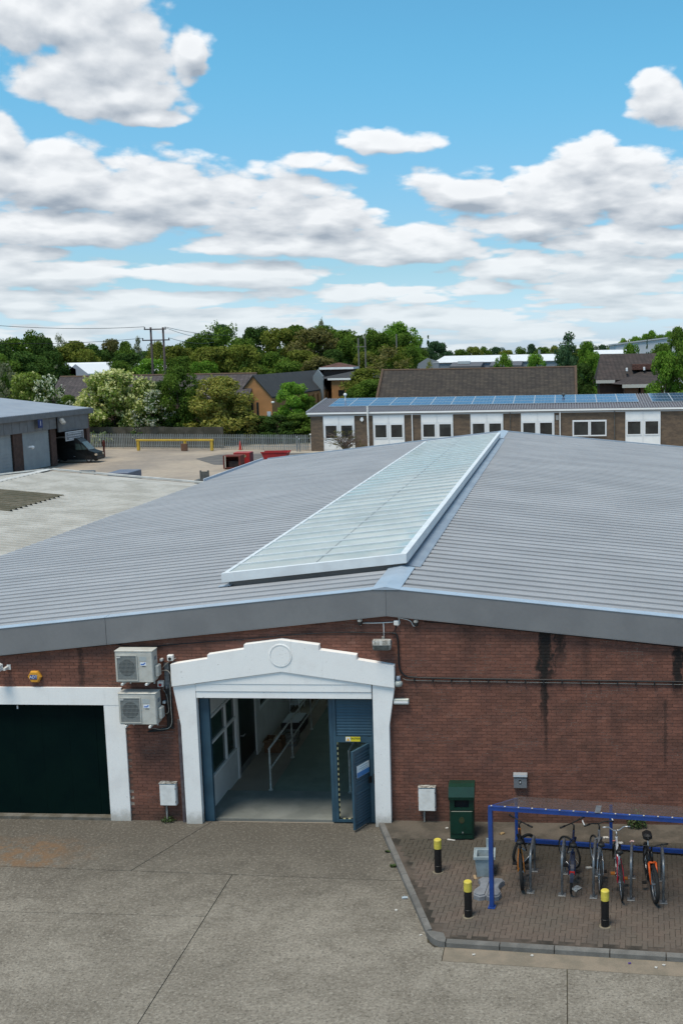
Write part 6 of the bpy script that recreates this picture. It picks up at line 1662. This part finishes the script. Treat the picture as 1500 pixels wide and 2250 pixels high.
TEN = pm('tent_white', (.80, .82, .84), rough=.5, fine=.01); TENG = pm('tent_gable_shaded', (.33, .36, .42), rough=.6)  # gable of the white tents has its shade painted in as grey
y = 205.0
for px0, pxm, px1, pyt, pye, dl, lab in ((122, 143, 168, 797.5, 812, 20, 'smaller white marquee at the left of the pair'), (152, 166, 205, 800, 822, 34, 'larger white marquee with shaded gable facing the yard')):
    e0_, tm, e1_ = at(px0, pye, y=y), at(pxm, pyt, y=y), at(px1, pye, y=y)
    r = T('marquee', lab, 'marquee', (tm[0], y, 0), group='white marquees in front of the wood')
    hw2 = (e1_[0] - e0_[0]) / 2; sk_ = (.62, 1)
    q = MB(); dx_ = 9.0 if px0 > 130 else 6.0
    vs = [(-hw2, 0, e0_[2]), (0, 0, tm[2]), (hw2, 0, e0_[2]), (-hw2 + dx_, dl, e0_[2]), (dx_, dl, tm[2]), (hw2 + dx_, dl, e0_[2])]
    q.add(vs, [(0, 3, 4, 1), (1, 4, 5, 2)]); P(r, 'canopy', q, TEN)
    P(r, 'gable', MB().add([(-hw2, 0, 0), (hw2, 0, 0), (hw2, 0, e0_[2]), (0, 0, tm[2] - .05), (-hw2, 0, e0_[2])], [(0, 1, 2, 3, 4)]), TENG); P(r, 'side', MB().add([(hw2, .02, 0), (hw2 + dx_, dl, 0), (hw2 + dx_, dl, e0_[2]), (hw2, .02, e0_[2])], [(0, 1, 2, 3)]), TEN)

# ------------------------------------------------------------------ power poles and wires
POLE = pm('pole_timber', (.075, .060, .062), (.055, .045, .045), scale=2, rough=.9, stretch=(4, 4, .3))
y = 158.0
t0, t1, b0, b1 = at(330, 721, y=y), at(357, 721, y=y), at(336, 822, y=y), at(363, 822, y=y)
hpole = T('power_pole', 'twin timber power pole with two crossarms rising from the shrubs', 'power pole', (b0[0], y, 0))
for t_, b_ in ((t0, b0), (t1, b1)): P(hpole, 'pole', MB().tube([(b_[0] - b0[0], 0, 0), (t_[0] - b0[0] + .1, 0, t_[2] + .15)], [.22, .16], 10), POLE, sm=True)
INS = pm('insulator', (.03, .03, .035), rough=.4)
for (xa, ya), (xb, yb_), nm in (((318, 724), (366, 723), 'crossarm'), ((314, 748), (374, 746), 'crossarm')):
    A, B = at(xa, ya, y=y) - np.array((b0[0], y, 0)), at(xb, yb_, y=y) - np.array((b0[0], y, 0))
    c = P(hpole, nm, MB().box((A[0], -.30, A[2] - .09), (B[0], -.16, A[2] + .09)), POLE)
    for x in (A[0] + .1, B[0] - .1): P(c, 'insulator', MB().lathe([(.03, .09), (.12, .14), (.09, .2), (.13, .26), (.10, .34), (.04, .38)], 8, (x, -.23, A[2])), INS)
for (xa, ya), (xb, yb_), lab in (((318, 718), (-60, 711), 'upper power line running left from the twin pole'), ((314, 743), (-60, 752), 'lower power line running left from the twin pole'), ((366, 719), (520, 736), 'upper power line running right over the trees'), ((374, 743), (470, 752), 'lower power line running right over the trees'), ((366, 721), (480, 745), 'middle power line sagging right from the twin pole')):
    A, B = at(xa, ya, y=y), at(xb, yb_, y=y + (40 if xb > 300 else -20))
    pts = [A + (B - A) * t - np.array((0, 0, 1.2 * 4 * t * (1 - t) * .4)) for t in np.linspace(0, 1, 9)]
    TM('power_line', MB().tube([p - A for p in pts], .035, 4), CAB, lab, 'power line', loc=tuple(A), group='power lines on the twin pole')
y = 200.0
GP = pm('pole_grey', (.16, .15, .135), rough=.8)
b0 = at(786, 812, y=y); r = T('power_pole', 'grey twin pole standing before the wood by the tower', 'power pole', (b0[0], y, 0))
for xa, xb in ((786, 787), (801, 802)):
    A, B = at(xb, 754, y=y), at(xa, 812, y=y); P(r, 'pole', MB().tube([(A[0] - b0[0], 0, 0), (A[0] - b0[0], 0, A[2] + 1)], .17, 8), GP)
A, B = at(783, 762, y=y), at(805, 761, y=y); P(r, 'crossarm', MB().box((A[0] - b0[0], -.25, A[2] - .08), (B[0] - b0[0], -.18, A[2] + .08)), GP)
b0 = at(872, 800, y=220.0); t0 = at(872, 734, y=220.0); TM('lamp_column', MB().tube([(0, 0, 0), (0, 0, t0[2])], .16, 8), GP, 'slim pale pole in front of the dark green tree top', 'pole', loc=(b0[0], 220, 0))
# ------------------------------------------------------------------ trees and shrubs
def leafmat(name, c, c2, var=.26, scale=5.0, trans=.32):
    m = bpy.data.materials.new(name); m.use_nodes = True; t = m.node_tree; S.tree = t
    for n in list(t.nodes): t.nodes.remove(n)
    tcn = t.nodes.new('ShaderNodeTexCoord'); vec = S(tcn.outputs['Object'])
    g = t.nodes.new('ShaderNodeNewGeometry'); oi = t.nodes.new('ShaderNodeObjectInfo'); ro = S(oi.outputs['Random'])
    x, y, z = separate(vec)
    nz = noise(combine(x + ro * 7.0, y, z), scale, 3, .6)
    col = mixcol(smooth(nz, .36, .64), c, c2)
    k = (1.0 + (S(g.outputs['Random Per Island']) - .5) * (2 * var)) * (1.0 + (ro - .5) * .34)
    col = mixcol(1.0, col, combine(k, k, k * .95), 'MULTIPLY')
    d = t.nodes.new('ShaderNodeBsdfDiffuse'); tr = t.nodes.new('ShaderNodeBsdfTranslucent'); mx = t.nodes.new('ShaderNodeMixShader'); mx.inputs[0].default_value = trans
    t.links.new(col.s, d.inputs[0]); t.links.new(mixcol(1.0, col, (1.1, 1.25, .6), 'MULTIPLY').s, tr.inputs[0])
    t.links.new(d.outputs[0], mx.inputs[1]); t.links.new(tr.outputs[0], mx.inputs[2])
    o = t.nodes.new('ShaderNodeOutputMaterial'); t.links.new(mx.outputs[0], o.inputs[0]); return m


LM = {'dark': leafmat('leaf_dark', (0.045, 0.084, 0.024), (0.072, 0.125, 0.035)), 'mid': leafmat('leaf_mid', (0.077, 0.133, 0.028), (0.117, 0.185, 0.036)),
      'olive': leafmat('leaf_olive', (0.125, 0.153, 0.032), (0.169, 0.189, 0.045)), 'bright': leafmat('leaf_bright', (0.104, 0.212, 0.032), (0.171, 0.291, 0.048)),
      'brown': leafmat('leaf_brown', (0.133, 0.133, 0.052), (0.165, 0.149, 0.064)), 'grey': leafmat('leaf_grey', (0.171, 0.192, 0.125), (0.242, 0.252, 0.181)),
      'blue': leafmat('leaf_blue_green', (0.045, 0.093, 0.052), (0.072, 0.129, 0.068)), 'gold': leafmat('leaf_gold', (0.342, 0.311, 0.091), (0.201, 0.232, 0.060), scale=9),
      'cream': leafmat('blossom_cream', (.46, .47, .20), (.60, .60, .34), var=.25), 'may': leafmat('blossom_white', (.52, .54, .48), (.66, .67, .62), var=.25),
      'bush': leafmat('leaf_bush', (0.130, 0.192, 0.047), (0.199, 0.258, 0.066), scale=8)}
BARK = pm('bark', (.060, .050, .040), (.04, .034, .028), scale=3, rough=.95, stretch=(4, 4, .6))


def quads_mesh(name, P_, N_, size, asp=1.5, seed=0):
    q = np.random.default_rng(seed); n = len(P_)
    N_ = N_ / (np.linalg.norm(N_, axis=1, keepdims=True) + 1e-9)
    r = q.normal(size=(n, 3)); a = np.cross(N_, r); a /= np.linalg.norm(a, axis=1, keepdims=True) + 1e-9; b = np.cross(N_, a)
    s = size * q.uniform(.6, 1.35, (n, 1)); a = a * s * asp * .5; b = b * s * .5
    V_ = np.stack([P_ - a, P_ - b * .9 + a * .1, P_ + a, P_ + b * .9 + a * .1], 1).reshape(-1, 3)
    me = bpy.data.meshes.new(name); me.vertices.add(n * 4); me.vertices.foreach_set('co', V_.astype(np.float32).ravel())
    me.loops.add(n * 4); me.loops.foreach_set('vertex_index', np.arange(n * 4, dtype=np.int32)); me.polygons.add(n)
    me.polygons.foreach_set('loop_start', np.arange(0, n * 4, 4, dtype=np.int32)); me.update(calc_edges=True); me.validate(); return me


def crown_points(seed, n, kind):
    """points of leaf sprays in a crown one unit wide and one unit tall"""
    q = np.random.default_rng(seed); K = {'round': 46, 'tall': 52, 'loose': 40, 'cone': 60, 'bush': 62, 'birch': 60}[kind]
    c, rr = [], []
    while len(c) < K:
        z = q.uniform(0, 1)
        if kind == 'round': w = .50 * max(0, 1 - abs((z - .46) / .54) ** 2.6) ** .5; r0 = q.uniform(.08, .17)
        elif kind == 'tall': w = .45 * max(0, 1 - abs((z - .45) / .55) ** 2.3) ** .5; r0 = q.uniform(.07, .15)
        elif kind == 'loose': w = .46 * math.sqrt(max(0, 1 - ((z - .5) / .52) ** 2)); r0 = q.uniform(.05, .12)
        elif kind == 'cone': w = .42 * (1 - z) ** .75 + .02; r0 = q.uniform(.05, .10) * (1.25 - z)
        elif kind == 'birch': w = .40 * math.sqrt(max(0, 1 - ((z - .4) / .62) ** 2)) * (.65 + .35 * math.sin(z * 17 + seed)); r0 = q.uniform(.05, .11)
        else: w = .48 * math.sqrt(max(0, 1 - ((z - .30) / .70) ** 2)); r0 = q.uniform(.09, .17)
        a = q.uniform(0, 2 * math.pi); rad = w * math.sqrt(q.uniform(.12, 1))
        z = min(max(z, .0), 1.0); c.append((max(0, rad - r0 * .5) * math.cos(a), max(0, rad - r0 * .5) * math.sin(a), min(max(z, r0 * .6), 1 - r0 * .6))); rr.append(r0)
    c, rr = np.array(c), np.array(rr)
    pr = rr ** 2; idx = q.choice(K, n, p=pr / pr.sum())
    d = q.normal(size=(n, 3)); d /= np.linalg.norm(d, axis=1, keepdims=True); d[:, 2] = d[:, 2] * .85 + .08
    rad = rr[idx][:, None] * q.uniform(.45, 1.12, (n, 1)) ** .6
    P_ = c[idx] + d * rad * np.array([1, 1, .8]); N_ = d * .8 + q.normal(size=(n, 3)) * .55 + np.array([0, 0, .35])
    if kind in ('loose', 'birch'): P_ += q.normal(size=(n, 3)) * .018
    return P_, N_


def trunk_mesh(name, seed):
    q = random.Random(seed); m = MB(); m.tube([(0, 0, -.02), (.01, 0, .25), (.0, .01, .55), (.02, .0, .88)], [.028, .022, .015, .004], 7)
    for k in range(9):
        z = .18 + .07 * k; a = k * 2.4 + q.random(); l = q.uniform(.18, .36) * (1.15 - z)
        m.tube([(0, 0, z), (l * .5 * math.cos(a), l * .5 * math.sin(a), z + l * .35), (l * math.cos(a), l * math.sin(a), z + l * .8)], [.011, .007, .002], 5)
    return m.mesh(name)


CR = {}
for kind, seeds, n, s in (('round', (1, 2, 3, 4), 11000, .028), ('tall', (5, 6, 7), 9500, .027), ('loose', (8, 9), 3200, .026), ('cone', (10, 11), 4500, .034), ('bush', (12, 13), 9500, .030), ('birch', (14, 15), 4200, .028)):
    for k, sd in enumerate(seeds): CR[(kind, k)] = quads_mesh('crown', *crown_points(sd, n, kind), s, 1.5, sd)
TRK = [trunk_mesh('trunk', k) for k in range(3)]
for q in TRK: q.materials.append(BARK)
for me in CR.values(): me.materials.append(LM['mid'])


def tree(px, pyt, wpx, y, kind, k, col, label, name='tree', cat='tree', group=None, zb=0.0, extra=None, crown='crown', hmin=None):
    p = at(px, pyt, y=y); dep = float((p - CAM) @ AX[2]); w = wpx * dep / FPX; h = float(p[2]) - zb
    if h < 1: h = 1
    r = T(name, label, cat, (p[0], y, zb), rnd.uniform(0, 6.28), group)
    low = {'round': .06, 'tall': .05, 'loose': .08, 'cone': .03, 'bush': .0, 'birch': .05}[kind]
    w *= {'bush': 1.25, 'loose': 1.35, 'birch': 1.5}.get(kind, 1.1)
    o = P(r, crown, CR[(kind, k)], None); o.scale = (w, w, h * (1 - low)); o.location = (0, 0, h * low)
    o.material_slots[0].link = 'OBJECT'; o.material_slots[0].material = LM[col]
    t = P(r, 'trunk', TRK[k % 3], None); t.scale = (h * .5, h * .5, h * .80)
    return r, w, h


# shrubs between wall and offices
def blossom(r, w, h, kind, seed, col, n, s, zlo, side):
    P_, N_ = crown_points(seed, n * 3, kind)
    keep = (P_[:, 2] > zlo) & ((np.hypot(P_[:, 0], P_[:, 1]) > .17) | (P_[:, 2] > .7)); P_, N_ = P_[keep][:n], N_[keep][:n]
    q = np.random.default_rng(seed + 50); P2 = np.repeat(P_, 5, 0) + q.normal(size=(len(P_) * 5, 3)) * s * .45; N2 = np.repeat(N_, 5, 0) + q.normal(size=(len(P_) * 5, 3)) * .5
    me = quads_mesh('blossom', P2 * np.array([1.05, 1.05, 1.02]), N2, s, 1.1, seed + 9); me.materials.append(LM[col])
    o = P(r, 'blossom', me, None); o.scale = (w, w, h)


r, w, h = tree(246, 818, 128, 116, 'bush', 0, 'bush', 'large cream flowering shrub left of the twin power pole', 'flowering_shrub', 'shrub'); blossom(r, w, h, 'bush', 12, 'cream', 2000, .028, .05, 0)
r, w, h = tree(312, 836, 78, 115, 'bush', 1, 'bush', 'cream flowering shrub merging with the hawthorn under the power pole', 'flowering_shrub', 'shrub'); blossom(r, w, h, 'bush', 13, 'cream', 800, .032, .25, 0)
r, w, h = tree(330, 862, 92, 113.8, 'loose', 0, 'dark', 'white blossomed hawthorn hanging over the concrete wall', 'hawthorn', 'shrub'); blossom(r, w, h, 'loose', 8, 'may', 800, .021, .15, 0)
tree(388, 808, 98, 117, 'round', 0, 'mid', 'dark leafy tree between the hawthorn and the golden shrub', 'tree')
tree(352, 840, 60, 118.5, 'round', 1, 'dark', 'shaded bush behind the hawthorn blossoms', 'bush', 'bush')
r, w, h = tree(485, 832, 132, 115.5, 'bush', 1, 'gold', 'rounded golden green shrub in front of the orange gable', 'golden_shrub', 'shrub'); blossom(r, w, h, 'bush', 13, 'gold', 2200, .020, .04, 0)
tree(637, 842, 92, 122, 'round', 2, 'bright', 'fresh green tree in front of the slate roofed wing', 'tree')
tree(675, 872, 55, 123, 'round', 3, 'mid', 'small green bush at the corner of the solar panelled office', 'bush', 'bush')
r, w, h = tree(62, 820, 95, 118, 'bush', 0, 'bush', 'sage green shrub beyond the industrial unit roof', 'shrub', 'shrub'); blossom(r, w, h, 'bush', 12, 'cream', 160, .02, .5, 0)
r, w, h = tree(112, 826, 80, 117, 'loose', 1, 'dark', 'white blossomed hawthorn beyond the industrial unit roof', 'hawthorn', 'shrub'); blossom(r, w, h, 'loose', 9, 'may', 520, .022, .2, 0)
tree(12, 800, 70, 119, 'loose', 0, 'grey', 'grey green willow bush at the left edge behind the unit', 'bush', 'bush')
for k, (px, py, wd, col) in enumerate(((170, 905, 70, 'dark'), (215, 915, 60, 'dark'), (565, 914, 80, 'dark'), (612, 912, 85, 'dark'), (658, 908, 80, 'mid'), (425, 905, 60, 'dark'), (530, 910, 60, 'dark'), (270, 912, 70, 'dark'), (330, 908, 60, 'dark'), (382, 900, 70, 'dark'))):
    tree(px, py, wd, 116.5 + (k % 3), 'bush', k % 2, col, 'dense dark hedge bush ' + ('left of the cream shrub' if px < 250 else 'under the white hawthorn' if px < 360 else 'under the golden shrub' if px < 540 else 'below the orange gable behind the fence'), 'hedge_bush', 'bush', 'hedge bushes along the concrete wall')
tree(150, 870, 60, 121, 'bush', 1, 'mid', 'green bush below the tiled roof right of the white hawthorn', 'bush', 'bush')

# bare thorny shrub in front of the office
rb = T('bare_shrub', 'leafless thorny shrub in front of the first office window bay', 'shrub', (PX(768), OY - 2.4, 0))
q = random.Random(5); m = MB()
for k in range(46):
    a = q.uniform(0, 6.28); sp = q.uniform(.3, 1.0); pts = [(0, 0, .1)]; x = y_ = 0; z = .3
    dx_, dy_, dz_ = math.cos(a) * sp, math.sin(a) * sp * .6, q.uniform(.5, 1.1)
    for s in range(6): x += dx_ * .55 + q.uniform(-.25, .25); y_ += dy_ * .4 + q.uniform(-.2, .2); z += dz_ * (.52 - .10 * s) + q.uniform(-.1, .1); pts.append((x, y_, max(z, .2)))
    m.tube(pts, [.05, .04, .032, .026, .02, .016, .01], 4, cap=False)
    for s in (2, 3, 4, 5):
        b = np.array(pts[s]); e = b + np.array((q.uniform(-.6, .6), q.uniform(-.4, .4), q.uniform(.0, .7))); m.tube([b, e], [.018, .008], 4, cap=False)
P(rb, 'branch', m, pm('twig_brown', (.11, .085, .07), (.16, .12, .10), scale=4, rough=.9))
P_, N_ = crown_points(31, 500, 'loose'); me = quads_mesh('sparse_leaves', P_ * np.array([5.2, 2.6, 2.4]), N_, .11, 1.4, 3); me.materials.append(LM['brown']); P(rb, 'sparse_leaves', me, None)

# the wood: (px, top py, width px, y, kind, variant, colour)
WOOD = [(-20, 742, 90, 200, 'round', 0, 'dark'), (28, 745, 80, 215, 'round', 1, 'mid'), (70, 727, 66, 225, 'tall', 0, 'mid'), (100, 745, 60, 210, 'round', 2, 'dark'), (55, 775, 90, 180, 'round', 3, 'dark'), (5, 780, 70, 175, 'round', 0, 'mid'),
        (160, 752, 86, 230, 'round', 3, 'olive'), (112, 775, 70, 195, 'round', 1, 'dark'), (205, 758, 66, 240, 'round', 0, 'dark'), (190, 770, 70, 225, 'round', 2, 'olive'),
        (245, 748, 58, 245, 'round', 1, 'brown'), (275, 752, 50, 235, 'tall', 1, 'mid'), (285, 778, 80, 196, 'round', 2, 'dark'), (265, 795, 60, 185, 'round', 3, 'mid'), (345, 752, 54, 238, 'round', 0, 'olive'), (330, 790, 70, 186, 'round', 1, 'bright'),
        (385, 762, 90, 215, 'round', 2, 'olive'), (420, 745, 70, 235, 'round', 3, 'mid'), (400, 785, 80, 180, 'round', 0, 'mid'), (450, 728, 80, 238, 'tall', 0, 'mid'), (487, 708, 76, 240, 'loose', 1, 'mid'), (487, 716, 74, 243, 'tall', 1, 'blue'), (525, 745, 60, 230, 'round', 1, 'mid'),
        (470, 764, 92, 184, 'round', 3, 'olive'), (528, 760, 84, 186, 'round', 2, 'olive'), (452, 795, 60, 176, 'round', 1, 'bright'), (552, 722, 60, 238, 'tall', 2, 'dark'), (580, 720, 56, 242, 'round', 0, 'dark'), (560, 768, 60, 222, 'round', 1, 'dark'),
        (618, 724, 96, 226, 'round', 2, 'olive'), (655, 718, 80, 240, 'round', 3, 'mid'), (602, 775, 70, 205, 'round', 0, 'mid'), (690, 724, 116, 224, 'round', 1, 'brown'), (706, 718, 70, 238, 'round', 2, 'mid'), (660, 772, 70, 208, 'round', 3, 'olive'), (630, 795, 70, 200, 'bush', 0, 'mid'), (700, 785, 80, 206, 'round', 0, 'brown'),
        (748, 728, 76, 232, 'round', 3, 'mid'), (765, 745, 70, 222, 'round', 0, 'mid'), (733, 770, 60, 210, 'round', 2, 'dark'), (785, 740, 60, 236, 'tall', 1, 'dark'), (815, 722, 66, 238, 'tall', 0, 'mid'), (835, 735, 70, 228, 'round', 1, 'mid'), (805, 775, 60, 214, 'round', 2, 'olive'),
        (872, 710, 80, 244, 'round', 0, 'bright'), (886, 735, 66, 240, 'round', 1, 'mid'), (845, 765, 86, 196, 'loose', 0, 'brown'), (858, 758, 70, 205, 'loose', 1, 'olive'), (895, 765, 60, 215, 'round', 3, 'mid'), (800, 812, 80, 165, 'bush', 1, 'olive'), (815, 835, 60, 150, 'bush', 0, 'mid'), (790, 846, 50, 156, 'bush', 1, 'mid'), (870, 795, 60, 205, 'bush', 0, 'mid'),
        (918, 750, 46, 270, 'birch', 0, 'grey'), (940, 737, 34, 285, 'cone', 0, 'blue'), (955, 752, 50, 275, 'round', 2, 'blue'), (970, 757, 40, 280, 'birch', 1, 'blue'), (925, 770, 40, 262, 'round', 1, 'mid')]
for n, (px, pyt, wd, y, kd, v, c) in enumerate(WOOD):
    wd *= 1.3
    place = 'left of the marquees' if px < 130 else 'behind the marquees' if px < 300 else 'behind the twin timber pole' if px < 430 else 'above the golden shrub' if px < 560 else 'above the slate roofed wing' if px < 715 else 'around the grey twin pole' if px < 850 else 'beside the pale slim pole' if px < 910 else 'at the right end of the wood'
    lab = {'dark': 'dark green tree in the wood ' + place, 'mid': 'mid green tree in the wood ' + place, 'olive': 'olive green tree in the wood ' + place, 'bright': 'bright green tree in the wood ' + place,
           'brown': 'brown tinged tree in the wood ' + place, 'blue': 'bluish green tree in the wood ' + place, 'grey': 'pale grey tree in the wood ' + place}[c]
    tree(px, pyt, wd, y, kd, v, c, lab, 'tree', 'tree', 'trees of the wood behind the offices')
for n, px in enumerate(range(985, 1480, 26)):
    top = 768 - (px - 985) * .018 + rnd.uniform(-8, 5)
    if px > 1300: top -= (px - 1300) * .11
    tree(px, top, rnd.uniform(42, 64), 330 + rnd.uniform(-25, 40), rnd.choice(['round', 'round', 'tall']), n % 3, rnd.choice(['mid', 'dark', 'blue', 'olive']), 'distant skyline tree ' + ('left of the white shed' if px < 1030 else 'over the left half of the white shed' if px < 1110 else 'over the right half of the white shed' if px < 1200 else 'behind the tall birch' if px < 1290 else 'left of the tall grey shed' if px < 1360 else 'behind the tall grey shed'), 'tree', 'tree', 'distant skyline trees above the sheds')
for n, (px, top) in enumerate(((1370, 745), (1395, 741), (1418, 735), (1432, 728), (1450, 738), (1470, 730), (1490, 728), (1510, 724), (1535, 722))):
    tree(px, top, 40, 345 + n * 3, 'round', n % 4, 'bright', 'light green tree showing over the tall grey shed', 'tree', 'tree', 'light green trees over the tall grey shed')
for n, px in enumerate(range(20, 940, 60)): tree(px, 772 + rnd.uniform(-8, 6), 100, 300 + rnd.uniform(-20, 20), 'round', n % 4, 'dark', 'dark tree filling the wood further back', 'tree', 'tree', 'trees filling the back of the wood')
tree(303, 742, 34, 268, 'birch', 0, 'grey', 'pale feathery tree left of the twin power pole', 'tree')
tree(126, 734, 44, 262, 'loose', 1, 'grey', 'grey feathery tree over the marquees', 'tree')
tree(704, 706, 36, 262, 'loose', 0, 'grey', 'grey feathery tree top above the middle of the wood', 'tree')
tree(1248, 733, 74, 176, 'birch', 0, 'blue', 'tall dark birch beside the right end of the tiled hall', 'birch')
tree(1238, 765, 60, 172, 'tall', 2, 'blue', 'dark lower tree beneath the tall birch', 'tree'); tree(1280, 800, 60, 160, 'round', 1, 'dark', 'dark bush at the end of the tiled hall', 'bush', 'bush')
tree(1290, 752, 56, 190, 'round', 2, 'bright', 'bright green tree between the birch and the brown roofed house', 'tree'); tree(1302, 775, 44, 178, 'round', 3, 'bright', 'bright green bush left of the brown roofed house', 'bush', 'bush')
tree(1108, 778, 50, 172, 'round', 0, 'bright', 'left of two bright green trees over the hall ridge', 'tree'); tree(1172, 780, 62, 172, 'round', 2, 'bright', 'right and wider of two bright green trees over the hall ridge', 'tree'); tree(945, 790, 26, 180, 'loose', 1, 'gold', 'thin yellowish sapling over the hall ridge', 'sapling', 'tree')
tree(1384, 757, 46, 176, 'round', 1, 'bright', 'rounded green tree behind the brown roofed house', 'tree'); tree(1421, 744, 34, 178, 'cone', 1, 'blue', 'dark conifer behind the brown roofed house', 'conifer'); tree(1455, 757, 60, 176, 'round', 3, 'mid', 'green tree behind the right end of the brown roof', 'tree')
tree(1488, 722, 78, 132, 'tall', 1, 'mid', 'large green tree at the right edge behind the office', 'tree'); tree(1462, 775, 86, 126, 'round', 3, 'bright', 'bright leafy bush at the right edge over the solar panels', 'bush', 'bush'); tree(1510, 760, 90, 127, 'round', 0, 'mid', 'green bush partly cut by the right edge', 'bush', 'bush')
